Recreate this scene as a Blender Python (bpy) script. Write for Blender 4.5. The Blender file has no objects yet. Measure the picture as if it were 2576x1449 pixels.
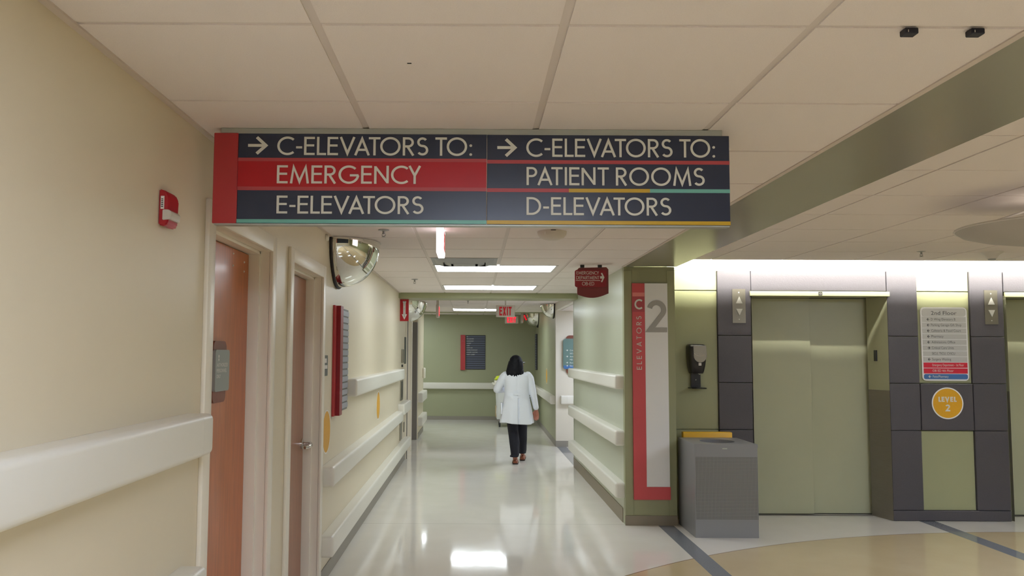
import bpy, bmesh, math, random
from mathutils import Vector, Matrix
PI = math.pi
SC = bpy.context.scene
C = SC.collection
random.seed(4)

# ---------------------------------------------------------------- camera, world, exposure
IMG_W, IMG_H = 2576.0, 1449.0
F_PX, PITCH, ROLL = 2045.0, math.radians(4.0746), math.radians(0.286)
cam_data = bpy.data.cameras.new('camera')
cam = bpy.data.objects.new('camera', cam_data)
C.objects.link(cam)
SC.camera = cam
cam_data.sensor_fit = 'HORIZONTAL'
cam_data.sensor_width = 36.0
cam_data.lens = 36.0 * F_PX / IMG_W
cam_data.shift_x = (IMG_W / 2 - 1192.9) / IMG_W
cam_data.shift_y = (744.5 - IMG_H / 2) / IMG_W
cam_data.clip_start = 0.05
fw = Vector((0, math.cos(PITCH), math.sin(PITCH)))
r0 = Vector((1, 0, 0)); u0 = r0.cross(fw)
rr = r0 * math.cos(ROLL) + u0 * math.sin(ROLL)
uu = -r0 * math.sin(ROLL) + u0 * math.cos(ROLL)
mm = Matrix((rr, uu, -fw)).transposed().to_4x4()
mm.translation = Vector((0, 0, 1.55))
cam.matrix_world = mm

world = bpy.data.worlds.new('world')
SC.world = world
world.use_nodes = True
world.node_tree.nodes['Background'].inputs[0].default_value = (0.05, 0.05, 0.045, 1)
world.node_tree.nodes['Background'].inputs[1].default_value = 0.3
SC.view_settings.view_transform = 'Standard'
SC.view_settings.look = 'None'
SC.view_settings.gamma = 1
SC.view_settings.exposure = 0.0
SC.cycles.max_bounces = 10
SC.cycles.diffuse_bounces = 6
SC.cycles.sample_clamp_indirect = 6.0
SC.cycles.caustics_reflective = False

TROFFER = 12.5       # strength of the ceiling troffers
HIDDEN = 25.0  # strength of the unseen panels, most of them added as fill
COVE = 260.0          # strength of the cove tubes

# ---------------------------------------------------------------- helpers
def lin(c):
    c = c / 255.0
    return c / 12.92 if c <= 0.04045 else ((c + 0.055) / 1.055) ** 2.4
def rgb(r, g, b): return (lin(r), lin(g), lin(b), 1)

def mat(name, col, rough=0.5, metal=0.0, emit=None, estr=0.0, bump=None, var=None, coat=0.0, spec=0.5, trans=0.0):
    m = bpy.data.materials.new(name); m.use_nodes = True
    nt = m.node_tree; b = nt.nodes['Principled BSDF']
    c = rgb(*col)
    b.inputs['Base Color'].default_value = c
    b.inputs['Roughness'].default_value = rough
    b.inputs['Metallic'].default_value = metal
    b.inputs['Specular IOR Level'].default_value = spec
    b.inputs['Coat Weight'].default_value = coat
    b.inputs['Coat Roughness'].default_value = 0.1
    if emit:
        b.inputs['Emission Color'].default_value = rgb(*emit)
        b.inputs['Emission Strength'].default_value = estr
    tc = nt.nodes.new('ShaderNodeTexCoord')
    if var:                                   # (scale, amount, (stretch x, y, z))
        mp = nt.nodes.new('ShaderNodeMapping'); nt.links.new(tc.outputs['Object'], mp.inputs[0])
        mp.inputs['Scale'].default_value = var[2] if len(var) > 2 else (1, 1, 1)
        n = nt.nodes.new('ShaderNodeTexNoise'); n.inputs['Scale'].default_value = var[0]; n.inputs['Detail'].default_value = 6
        nt.links.new(mp.outputs[0], n.inputs['Vector'])
        r = nt.nodes.new('ShaderNodeMapRange'); r.inputs[1].default_value = 0.3; r.inputs[2].default_value = 0.7
        r.inputs[3].default_value = 1 - var[1]; r.inputs[4].default_value = 1 + var[1]
        nt.links.new(n.outputs['Fac'], r.inputs[0])
        mx = nt.nodes.new('ShaderNodeVectorMath'); mx.operation = 'SCALE'
        mx.inputs[0].default_value = c[:3]; nt.links.new(r.outputs[0], mx.inputs['Scale'])
        nt.links.new(mx.outputs[0], b.inputs['Base Color'])
    if bump:                                  # (scale, strength, distance)
        n = nt.nodes.new('ShaderNodeTexNoise'); n.inputs['Scale'].default_value = bump[0]; n.inputs['Detail'].default_value = 4
        nt.links.new(tc.outputs['Object'], n.inputs['Vector'])
        bp = nt.nodes.new('ShaderNodeBump'); bp.inputs['Strength'].default_value = bump[1]; bp.inputs['Distance'].default_value = bump[2]
        nt.links.new(n.outputs['Fac'], bp.inputs['Height']); nt.links.new(bp.outputs[0], b.inputs['Normal'])
    return m

ORG = {}                                     # world origin of every object
def tag(o, label=None, cat=None, group=None, kind=None):
    if label: o['label'] = label
    if cat: o['category'] = cat
    if group: o['group'] = group
    if kind: o['kind'] = kind
    return o
def thing(name, label, cat, loc=(0, 0, 0), group=None):
    o = bpy.data.objects.new(name, None); C.objects.link(o)
    o.empty_display_size = 0.05
    o.location = loc; ORG[o.name] = Vector(loc)
    return tag(o, label, cat, group)
def obj(name, bm, m, parent=None, smooth=False, loc=None):
    """bm in world coordinates -> one mesh object"""
    if parent is not None: org = ORG[parent.name]
    elif loc is not None: org = Vector(loc)
    else:
        xs = [v.co.x for v in bm.verts]; ys = [v.co.y for v in bm.verts]; zs = [v.co.z for v in bm.verts]
        org = Vector(((min(xs) + max(xs)) / 2, (min(ys) + max(ys)) / 2, min(zs)))
    bmesh.ops.recalc_face_normals(bm, faces=bm.faces)
    me = bpy.data.meshes.new(name); bm.to_mesh(me); bm.free()
    me.transform(Matrix.Translation(-org))
    ms = m if isinstance(m, (list, tuple)) else [m]
    for k in ms: me.materials.append(k)
    if smooth:
        for p in me.polygons: p.use_smooth = True
        if smooth != True:
            me.set_sharp_from_angle(angle=math.radians(smooth))
    o = bpy.data.objects.new(name, me); C.objects.link(o)
    if parent is not None: o.parent = parent
    else: o.location = org
    ORG[o.name] = org
    return o
def struct(name, bm, m, smooth=False, label=None):
    o = obj(name, bm, m, smooth=smooth); o['kind'] = 'structure'
    if label: o['label'] = label
    return o

def NB(): return bmesh.new()
def box(bm, x0, x1, y0, y1, z0, z1, bev=0.0, seg=2, mi=0, edges=None):
    if x0 > x1: x0, x1 = x1, x0
    if y0 > y1: y0, y1 = y1, y0
    if z0 > z1: z0, z1 = z1, z0
    r = bmesh.ops.create_cube(bm, size=1)
    vs = r['verts']
    for v in vs:
        v.co = Vector(((x0 + x1) / 2 + v.co.x * (x1 - x0), (y0 + y1) / 2 + v.co.y * (y1 - y0), (z0 + z1) / 2 + v.co.z * (z1 - z0)))
    fs = set(f for v in vs for f in v.link_faces)
    for f in fs: f.material_index = mi
    if bev > 0:
        es = set(e for v in vs for e in v.link_edges)
        if edges: es = [e for e in es if edges((e.verts[0].co + e.verts[1].co) / 2, (e.verts[1].co - e.verts[0].co).normalized())]
        bmesh.ops.bevel(bm, geom=list(es), offset=bev, segments=seg, profile=0.5, affect='EDGES')
    return bm
def B(*a, **k): return box(NB(), *a, **k)
def quad(bm, pts, mi=0):
    f = bm.faces.new([bm.verts.new(p) for p in pts]); f.material_index = mi; return f
def prism(bm, poly, fn, d0, d1, mi=0):
    """poly: 2D points; fn(u, v, d) -> world; extruded d0..d1"""
    a = [bm.verts.new(fn(u, v, d0)) for u, v in poly]
    b = [bm.verts.new(fn(u, v, d1)) for u, v in poly]
    n = len(poly)
    fs = [bm.faces.new(a), bm.faces.new(b[::-1])]
    for i in range(n): fs.append(bm.faces.new((a[i], b[i], b[(i + 1) % n], a[(i + 1) % n])))
    for f in fs: f.material_index = mi
    return fs
def rrect(x0, x1, y0, y1, r, n=5):
    out = []
    for cx, cy, a in ((x1 - r, y1 - r, 0), (x0 + r, y1 - r, 90), (x0 + r, y0 + r, 180), (x1 - r, y0 + r, 270)):
        for i in range(n + 1):
            t = math.radians(a + 90 * i / n); out.append((cx + r * math.cos(t), cy + r * math.sin(t)))
    return out
def circ(cx, cy, r, n=32): return [(cx + r * math.cos(2 * PI * i / n), cy + r * math.sin(2 * PI * i / n)) for i in range(n)]
# planes: local (u, v, d) -> world, d = distance out of the surface
def face_front(y): return lambda u, v, d: Vector((u, y - d, v))          # faces the camera (-Y), u = X
def face_left(x): return lambda u, v, d: Vector((x + d, u, v))           # on the left wall, faces +X, u = Y
def face_right(x): return lambda u, v, d: Vector((x - d, -u, v))         # on a right wall, faces -X, u = -Y
def lathe(bm, prof, c, axis='Z', n=32, mi=0, a0=0, a1=2 * PI):
    full = abs(a1 - a0 - 2 * PI) < 1e-6
    rings = []
    cnt = n if full else n + 1
    for r, h in prof:
        ring = []
        for i in range(cnt):
            t = a0 + (a1 - a0) * i / n
            x, y = r * math.cos(t), r * math.sin(t)
            p = {'Z': (x, y, h), 'X': (h, x, y), 'Y': (x, h, y)}[axis]
            ring.append(bm.verts.new(Vector(c) + Vector(p)))
        rings.append(ring)
    for k in range(len(rings) - 1):
        for i in range(n):
            j = (i + 1) % cnt
            f = bm.faces.new((rings[k][i], rings[k][j], rings[k + 1][j], rings[k + 1][i])); f.material_index = mi
    bmesh.ops.remove_doubles(bm, verts=[v for r in rings for v in r], dist=1e-6)
def tube(bm, pts, r, n=8):
    pts = [Vector(p) for p in pts]; rings = []
    up = Vector((0, 0, 1))
    for i, p in enumerate(pts):
        d = (pts[min(i + 1, len(pts) - 1)] - pts[max(i - 1, 0)]).normalized()
        a = d.cross(up)
        if a.length < 1e-3: a = d.cross(Vector((1, 0, 0)))
        a.normalize(); b = d.cross(a)
        rad = r[i] if isinstance(r, (list, tuple)) else r
        rings.append([bm.verts.new(p + (a * math.cos(2 * PI * k / n) + b * math.sin(2 * PI * k / n)) * rad) for k in range(n)])
    for k in range(len(rings) - 1):
        for i in range(n): bm.faces.new((rings[k][i], rings[k][(i + 1) % n], rings[k + 1][(i + 1) % n], rings[k + 1][i]))
    bm.faces.new(rings[0]); bm.faces.new(rings[-1][::-1])
def ball(bm, c, r, sub=3):
    if not isinstance(r, (list, tuple)): r = (r, r, r)
    v = bmesh.ops.create_icosphere(bm, subdivisions=sub, radius=1)['verts']
    for q in v: q.co = Vector((c[0] + q.co.x * r[0], c[1] + q.co.y * r[1], c[2] + q.co.z * r[2]))
def limb(bm, pts, rad):
    """chain of tapered capsules"""
    for i in range(len(pts) - 1):
        tube(bm, [pts[i], pts[i + 1]], [rad[i], rad[i + 1]], 12)
    for p, r in zip(pts, rad): ball(bm, p, r * 0.995, 2)
def loft(bm, rings, cap=True):
    vs = [[bm.verts.new(p) for p in r] for r in rings]; n = len(rings[0])
    for k in range(len(vs) - 1):
        for i in range(n): bm.faces.new((vs[k][i], vs[k][(i + 1) % n], vs[k + 1][(i + 1) % n], vs[k + 1][i]))
    if cap: bm.faces.new(vs[0]); bm.faces.new(vs[-1][::-1])
def remesh(bm, voxel, smooth=4):
    bmesh.ops.recalc_face_normals(bm, faces=bm.faces)
    me = bpy.data.meshes.new('tmp'); bm.to_mesh(me); bm.free()
    o = bpy.data.objects.new('tmp', me); C.objects.link(o)
    md = o.modifiers.new('r', 'REMESH'); md.mode = 'VOXEL'; md.voxel_size = voxel
    if smooth:
        sm = o.modifiers.new('s', 'SMOOTH'); sm.factor = 0.5; sm.iterations = smooth
    dg = bpy.context.evaluated_depsgraph_get(); dg.update()
    m2 = bpy.data.meshes.new_from_object(o.evaluated_get(dg))
    bpy.data.objects.remove(o); bpy.data.meshes.remove(me)
    b2 = NB(); b2.from_mesh(m2); bpy.data.meshes.remove(m2)
    return b2

# ---- geometric capital lettering built from strokes (sign face)
SW = 0.118
def _arc(cx, cy, r, a0, a1, n=18):
    return [(cx + r * math.cos(math.radians(a0 + (a1 - a0) * i / n)), cy + r * math.sin(math.radians(a0 + (a1 - a0) * i / n))) for i in range(n + 1)]
def glyphs(w):
    h = w / 2; G = {}
    G['E'] = ([[(h, 0), (h, 1)], [(h, 1 - h), (.53, 1 - h)], [(h, .53), (.50, .53)], [(h, h), (.53, h)]], .53)
    G['F'] = ([[(h, 0), (h, 1)], [(h, 1 - h), (.53, 1 - h)], [(h, .53), (.50, .53)]], .53)
    G['L'] = ([[(h, 0), (h, 1)], [(h, h), (.46, h)]], .46)
    G['I'] = ([[(h, 0), (h, 1)]], w)
    G['H'] = ([[(h, 0), (h, 1)], [(.62, 0), (.62, 1)], [(h, .52), (.62, .52)]], .62 + h)
    G['T'] = ([[(0, 1 - h), (.58, 1 - h)], [(.29, 0), (.29, 1)]], .58)
    G['V'] = ([[(h * 1.1, 1), (.40, .10), (.80 - h * 1.1, 1)]], .80)
    G['A'] = ([[(h * 1.1, 0), (.40, .90), (.80 - h * 1.1, 0)], [(.19, .30), (.61, .30)]], .80)
    G['Y'] = ([[(h * 1.2, 1), (.33, .46), (.66 - h * 1.2, 1)], [(.33, 0), (.33, .5)]], .66)
    G['X'] = ([[(h * 1.2, 0), (.62 - h * 1.2, 1)], [(h * 1.2, 1), (.62 - h * 1.2, 0)]], .62)
    G['N'] = ([[(h, 0), (h, .97)], [(.66, 1), (.66, .03)], [(h * 1.1, .93), (.66 - .1 * h, .07)]], .66 + h)
    G['M'] = ([[(h, 0), (.175, .90), (.47, .10), (.765, .90), (.94 - h, 0)]], .94)
    G['O'] = ([_arc(.51, .5, .51 - h, 0, 360, 48)], 1.02)
    G['C'] = ([_arc(.51, .5, .51 - h, 48, 312, 36)], .84)
    G['G'] = ([_arc(.51, .5, .51 - h, 45, 355, 40), [(.98, .46), (.56, .46)]], 1.0)
    G['D'] = ([[(h, 0), (h, 1)], [(h, 1 - h), (.25, 1 - h)] + _arc(.25, .5, .5 - h, 90, -90, 24)[1:] + [(h, h)]], .76)
    G['P'] = ([[(h, 0), (h, 1)], [(h, 1 - h), (.27, 1 - h)] + _arc(.27, .72, .28 - h, 90, -90, 16)[1:] + [(h, .44 + h)]], .56)
    G['R'] = ([[(h, 0), (h, 1)], [(h, 1 - h), (.27, 1 - h)] + _arc(.27, .72, .28 - h, 90, -90, 16)[1:] + [(h, .44 + h)], [(.24, .48), (.56 - h * .6, 0)]], .58)
    G['B'] = ([[(h, 0), (h, 1)], [(h, 1 - h), (.26, 1 - h)] + _arc(.26, .745, .255 - h, 90, -90, 14)[1:] + [(h, .49 + h)], [(h, .49 + h), (.30, .49 + h)] + _arc(.30, .27 + h / 2, .27 - h / 2, 90, -90, 16)[1:] + [(h, h)]], .58)
    ru = .265 - h; rl = .29 - h
    yc = 1 - h - 2 * ru
    G['S'] = ([_arc(.29, yc + ru, ru, 35, 270, 20) + _arc(.29, yc - rl, rl, 90, -145, 22)[1:]], .57)
    G['-'] = ([[(.0, .42), (.30, .42)]], .30)
    G[':'] = ([_arc(.07, .07, .035, 0, 360, 12), _arc(.07, .56, .035, 0, 360, 12)], .14)
    G['2'] = ([_arc(.30, .70, .30 - h, 165, -35, 20) + [(h + .02, h), (.62, h)]], .62)
    G['1'] = ([[(.03, .8), (.25, .95), (.25, 0)]], .33)
    G[' '] = ([], .36)
    return G
def stroke(bm, path, w, fn, d0, d1, mi=0):
    closed = (Vector(path[0]) - Vector(path[-1])).length < 1e-4 and len(path) > 3
    P = [Vector(p) for p in path]
    if closed: P = P[:-1]
    n = len(P); L = []; R = []
    for i in range(n):
        a = P[i] - P[i - 1] if (i > 0 or closed) else None
        b = P[(i + 1) % n] - P[i] if (i < n - 1 or closed) else None
        if a is None: a = b
        if b is None: b = a
        na = Vector((-a.y, a.x)).normalized(); nb = Vector((-b.y, b.x)).normalized()
        m = na + nb
        m = m.normalized() if m.length > 1e-4 else na
        k = min(1 / max(m.dot(na), 0.2), 3.2)
        L.append(P[i] + m * (w / 2 * k)); R.append(P[i] - m * (w / 2 * k))
    rng = range(n if closed else n - 1)
    for s, d in ((1, d1), (0, d0)):
        a = [bm.verts.new(fn(p.x, p.y, d)) for p in L]; b = [bm.verts.new(fn(p.x, p.y, d)) for p in R]
        if s: ta, tb = a, b
        for i in rng:
            j = (i + 1) % n
            bm.faces.new((a[i], a[j], b[j], b[i])).material_index = mi
    for i in rng:
        j = (i + 1) % n
        bm.faces.new((ta[i], ta[j], a[j], a[i])).material_index = mi
        bm.faces.new((tb[i], tb[j], b[j], b[i])).material_index = mi
    if not closed:
        for i in (0, n - 1): bm.faces.new((ta[i], tb[i], b[i], a[i])).material_index = mi
def letters(bm, text, u0, u1, v0, v1, fn, d0=0.0, d1=0.0015, w=SW, gap=.11, mi=0, kern=None, vert=False):
    """stroke lettering fitted to the box; vert: reads upwards (u along +v)"""
    G = glyphs(w); x = 0; items = []
    prev = ''
    for ch in text:
        if prev and prev != ' ' and ch != ' ':
            g = gap
            if prev + ch in ('EV', 'LE'): g = gap * .6
            if prev + ch in ('VA', 'AT', 'PA', 'TO', 'AV', 'CY', 'RT', 'TA'): g = -.07 if prev + ch in ('VA', 'AT', 'AV') else -.01
            if ch == '-' or prev == '-': g = gap * .9
            x += g
        items.append((x, ch)); x += G[ch][1]; prev = ch
    sx = ((v1 - v0) if vert else (u1 - u0)) / x
    ki = 0
    sy = (u1 - u0) if vert else (v1 - v0)
    for x0, ch in items:
        for path in G[ch][0]:
            # the stroke width is built in letter units then squeezed with the glyph
            if vert: f2 = lambda a, b, d, x0=x0: fn(u1 - b * sy, v0 + (a + x0) * sx, d)
            else: f2 = lambda a, b, d, x0=x0: fn(u0 + (a + x0) * sx, v0 + b * sy, d)
            ki += 1; stroke(bm, path, w if ch != ':' else .07, f2, d0, d1 + .00006 * (ki % 4), mi)
def arrow(bm, u0, u1, v0, v1, fn, d0=0, d1=.0015, w=.16, left=False, mi=0):
    def f2(a, b, d):
        a2 = 1 - a if left else a
        return fn(u0 + a2 * (u1 - u0), v0 + b * (v1 - v0), d)
    stroke(bm, [(0, .5), (.9, .5)], w * .95, f2, d0, d1, mi)
    stroke(bm, [(.44, .95), (.90, .5), (.44, .05)], w, f2, d0, d1 + .0001, mi)
def typed(bm, text, u0, v0, h, fn, d=0.001, width=None, mi=0, align='L'):
    """ordinary sans lettering; h = cap height"""
    cu = bpy.data.curves.new('t', 'FONT'); cu.body = text; cu.size = 1; cu.resolution_u = 3
    o = bpy.data.objects.new('t', cu); C.objects.link(o)
    dg = bpy.context.evaluated_depsgraph_get(); dg.update()
    me = bpy.data.meshes.new_from_object(o.evaluated_get(dg))
    bpy.data.objects.remove(o); bpy.data.curves.remove(cu)
    xs = [v.co.x for v in me.vertices]; x0, x1 = min(xs), max(xs)
    s = h / 0.70; sx = s if width is None else width / (x1 - x0)
    off = 0 if align == 'L' else -(x1 - x0) * sx / 2
    vs = [bm.verts.new(fn(u0 + off + (v.co.x - x0) * sx, v0 + v.co.y * s, d)) for v in me.vertices]
    for p in me.polygons:
        try: bm.faces.new([vs[i] for i in p.vertices]).material_index = mi
        except ValueError: pass
    bpy.data.meshes.remove(me)

# ---------------------------------------------------------------- materials
M = {}
M['cream'] = mat('cream_wall_paint', (216, 205, 180), .38, bump=(260, .08, .002), var=(1.2, .02))
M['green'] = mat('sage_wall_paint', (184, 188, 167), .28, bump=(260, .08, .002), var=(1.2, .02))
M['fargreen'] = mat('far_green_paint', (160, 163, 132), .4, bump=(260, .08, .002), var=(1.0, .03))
M['olive'] = mat('olive_wall_paint', (154, 156, 120), .42, bump=(260, .06, .002), var=(1.2, .02))
M['beige'] = mat('beige_wall_paint', (212, 206, 192), .45, bump=(200, .06, .002))
M['tile'] = mat('ceiling_tile', (228, 219, 215), .9, bump=(420, .35, .003), var=(300, .03))
M['tee'] = mat('ceiling_grid_metal', (210, 200, 194), .55)
M['angle'] = mat('wall_angle_metal', (205, 192, 182), .5)
M['frame'] = mat('painted_door_frame', (234, 228, 214), .35)
M['rail'] = mat('bumper_rail_plastic', (222, 219, 208), .32, bump=(500, .05, .001))
M['base'] = mat('vinyl_wall_base', (146, 141, 131), .5)
M['basetan'] = mat('tan_ceramic_base', (140, 130, 112), .5, bump=(40, .1, .002))
M['wood'] = mat('stained_wood_door', (178, 98, 48), .30, var=(9, .16, (6, 6, .5)), coat=.1)
M['wood2'] = mat('stained_wood_door_far', (152, 100, 74), .32, var=(9, .12, (6, 6, .5)), coat=.3)
M['steel'] = mat('brushed_steel', (140, 134, 126), .36, .6, var=(30, .06, (.3, .3, 12)))
M['steelplate'] = mat('call_plate_steel', (150, 145, 132), .42, .9)
M['chrome'] = mat('chrome', (215, 215, 212), .12, 1.0)
M['mirror'] = mat('mirror_dome_silver', (225, 225, 215), .02, 1.0)
M['black'] = mat('black_plastic', (22, 21, 24), .3)
M['rubber'] = mat('black_rubber_rim', (34, 28, 28), .6)
M['blue'] = mat('navy_black_clip', (20, 22, 38), .5)
M['dark'] = mat('charcoal_stone_tile', (72, 69, 74), .5, bump=(120, .25, .003), var=(160, .08))
M['red'] = mat('sign_brick_red', (176, 54, 58), .35)
M['red2'] = mat('sign_coral_red', (204, 80, 84), .35)
M['soffit'] = mat('soffit_paint', (146, 143, 126), .22)
M['redbright'] = mat('sign_bright_red', (176, 14, 30), .35)
M['redstripe'] = mat('sign_stripe_red', (176, 70, 76), .35)
M['pink'] = mat('sign_salmon', (226, 134, 130), .4)
M['navy'] = mat('sign_navy', (36, 46, 70), .28, spec=.6)
M['yellow'] = mat('sign_mustard', (196, 160, 42), .35)
M['teal'] = mat('sign_teal', (112, 178, 168), .35)
M['letter'] = mat('sign_lettering', (216, 216, 208), .45)
M['alu'] = mat('anodised_aluminium', (176, 180, 174), .4, .4)
M['white'] = mat('sign_white_panel', (236, 236, 235), .35)
M['grey2'] = mat('grey_relief_numeral', (168, 166, 162), .5)
M['doorgreen'] = mat('elevator_door_paint', (170, 171, 142), .36, bump=(200, .05, .002), var=(2, .03))
M['lightgreen'] = mat('elevator_trim_paint', (200, 202, 160), .4)
M['alarm'] = mat('alarm_red_plastic', (166, 22, 34), .35)
M['lens'] = mat('clear_strobe_lens', (196, 190, 178), .2, coat=.5)
M['paper'] = mat('paper_label', (222, 218, 214), .6)
M['ink'] = mat('black_ink', (40, 38, 38), .6)
M['greyplate'] = mat('grey_sign_plate', (146, 154, 152), .45)
M['darkplate'] = mat('dark_green_plate', (76, 80, 74), .45)
M['brown'] = mat('brown_sign_backer', (120, 62, 44), .4, var=(5, .1, (1, 6, 1)))
M['orange'] = mat('golden_yellow_decal', (216, 160, 24), .5, var=(90, .04))
M['slat'] = mat('directory_slat', (150, 154, 166), .35)
M['slatdark'] = mat('directory_slat_navy', (84, 90, 108), .4)
M['graystrip'] = mat('directory_grey_frame', (108, 110, 106), .5)
M['maroon'] = mat('maroon_sign_plate', (140, 22, 34), .35)
M['maroon2'] = mat('maroon_sign_backer', (116, 40, 40), .4)
M['bin'] = mat('painted_grey_steel', (142, 143, 145), .42, .25)
M['binyellow'] = mat('yellow_plastic', (240, 186, 24), .4)
M['panelgrey'] = mat('directory_light_grey', (190, 190, 186), .5)
M['dirred'] = mat('directory_red', (196, 22, 50), .5)
M['dirblue'] = mat('directory_blue', (60, 104, 160), .5)
M['sage'] = mat('teal_green_sign', (92, 118, 112), .5)
M['lens_on'] = mat('lit_diffuser', (255, 255, 255), .5, emit=(236, 246, 252), estr=TROFFER)
M['hidden_lens'] = mat('lit_diffuser_dim', (255, 255, 255), .5, emit=(222, 234, 255), estr=HIDDEN)
M['cove_on'] = mat('lit_cove_tube', (255, 255, 255), .5, emit=(255, 252, 240), estr=COVE)
M['exitred'] = mat('lit_exit_letters', (220, 20, 40), .5, emit=(255, 20, 50), estr=1.6)
M['exitdull'] = mat('exit_letters', (176, 24, 40), .5, emit=(255, 20, 40), estr=.10)
M['exitbody'] = mat('exit_sign_housing', (204, 196, 184), .5)
M['exitglow'] = mat('lit_exit_sign_end', (250, 245, 245), .5, emit=(255, 240, 245), estr=2.2)
M['exitface'] = mat('lit_exit_sign_face', (250, 210, 220), .5, emit=(255, 224, 230), estr=2.0)
M['fixture'] = mat('white_enamel', (205, 200, 194), .45)
M['bowl'] = mat('frosted_bowl', (176, 171, 166), .45)
M['bowl_lamp'] = mat('lit_bowl_lamp', (255, 255, 255), .5, emit=(255, 240, 220), estr=2.5)
M['duct'] = mat('grey_duct_metal', (150, 150, 148), .4, .2)
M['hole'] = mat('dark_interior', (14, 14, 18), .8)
M['skin'] = mat('skin', (168, 108, 88), .5)
M['hair'] = mat('black_hair', (9, 10, 18), .62, bump=(60, .5, .01), spec=.25)
M['coat'] = mat('white_lab_coat', (226, 230, 238), .75, bump=(14, .35, .02))
M['pants'] = mat('navy_black_trousers', (18, 19, 32), .8, bump=(20, .3, .01))
M['shoe'] = mat('brown_shoe_leather', (138, 74, 44), .4)
M['sole'] = mat('dark_shoe_sole', (46, 34, 30), .6)
M['sheet'] = mat('white_plastic_sheet', (206, 208, 206), .5, bump=(9, .5, .03))
M['lime'] = mat('lime_yellow_bag', (200, 214, 50), .5, bump=(20, .4, .01))
M['tan'] = mat('tan_cardboard', (176, 156, 118), .7)
M['stone_grey'] = mat('bronze_grey_metal', (124, 119, 114), .5, .1)
M['white_plastic'] = mat('white_plastic', (218, 214, 200), .5)

def floor_material():
    m = bpy.data.materials.new('polished_floor'); m.use_nodes = True
    nt = m.node_tree; b = nt.nodes['Principled BSDF']; N = nt.nodes.new; LK = nt.links.new
    geo = N('ShaderNodeNewGeometry'); sep = N('ShaderNodeSeparateXYZ'); LK(geo.outputs['Position'], sep.inputs[0])
    def mth(op, a, b_=None, clamp=False):
        n = N('ShaderNodeMath'); n.operation = op; n.use_clamp = clamp
        for i, v in enumerate((a, b_)):
            if v is None: continue
            if isinstance(v, (int, float)): n.inputs[i].default_value = v
            else: LK(v, n.inputs[i])
        return n.outputs[0]
    X, Y = sep.outputs[0], sep.outputs[1]
    def rng(v, a, c): return mth('MULTIPLY', mth('GREATER_THAN', v, a), mth('LESS_THAN', v, c))
    noise = N('ShaderNodeTexNoise'); noise.inputs['Scale'].default_value = 3.2; noise.inputs['Detail'].default_value = 8; LK(geo.outputs['Position'], noise.inputs['Vector'])
    fine = N('ShaderNodeTexNoise'); fine.inputs['Scale'].default_value = 90; fine.inputs['Detail'].default_value = 3; LK(geo.outputs['Position'], fine.inputs['Vector'])
    def mixc(fac, a, c):
        n = N('ShaderNodeMix'); n.data_type = 'RGBA'; LK(fac, n.inputs[0])
        for i, v in ((6, a), (7, c)):
            if isinstance(v, tuple): n.inputs[i].default_value = v
            else: LK(v, n.inputs[i])
        return n.outputs[2]
    base = mixc(noise.outputs['Fac'], rgb(218, 213, 202), rgb(230, 226, 218))
    tan = mixc(noise.outputs['Fac'], rgb(194, 174, 136), rgb(206, 188, 152))
    stripe = mixc(fine.outputs['Fac'], rgb(112, 116, 122), rgb(134, 138, 144))
    dx = mth('SUBTRACT', X, 4.841); dy = mth('SUBTRACT', Y, 1.814)
    dist = mth('SQRT', mth('ADD', mth('MULTIPLY', dx, dx), mth('MULTIPLY', dy, dy)))
    inside = mth('LESS_THAN', dist, 5.511)
    ring = rng(dist, 5.503, 5.515)
    col = mixc(inside, base, tan)
    col = mixc(ring, col, rgb(150, 130, 104))
    s1 = mth('MULTIPLY', rng(X, 1.685, 1.825), mth('LESS_THAN', Y, 7.53))
    s2 = mth('MULTIPLY', rng(X, 4.20, 4.35), mth('LESS_THAN', Y, 7.9))
    s3 = mth('MULTIPLY', rng(X, 1.40, 1.56), rng(Y, 11.3, 13.8))
    st = mth('MAXIMUM', mth('MAXIMUM', s1, s2), s3)
    col = mixc(st, col, stripe)
    seam = mth('MULTIPLY', rng(Y, 7.555, 7.566), mth('LESS_THAN', X, 1.39))
    col = mixc(mth('MULTIPLY', seam, .35), col, rgb(120, 112, 98))
    LK(col, b.inputs['Base Color'])
    # waxed surface: gentle waviness so reflections stretch, scuffed gloss
    mp = N('ShaderNodeMapping'); mp.inputs['Scale'].default_value = (1.6, .5, 1); LK(geo.outputs['Position'], mp.inputs[0])
    wv = N('ShaderNodeTexNoise'); wv.inputs['Scale'].default_value = 5.5; wv.inputs['Detail'].default_value = 3; LK(mp.outputs[0], wv.inputs['Vector'])
    bp = N('ShaderNodeBump'); bp.inputs['Strength'].default_value = .02; bp.inputs['Distance'].default_value = .02; LK(wv.outputs['Fac'], bp.inputs['Height']); LK(bp.outputs[0], b.inputs['Normal'])
    rg = N('ShaderNodeMapRange'); LK(noise.outputs['Fac'], rg.inputs[0]); rg.inputs[3].default_value = .045; rg.inputs[4].default_value = .09
    LK(rg.outputs[0], b.inputs['Roughness'])
    b.inputs['Specular IOR Level'].default_value = .5
    return m
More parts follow.
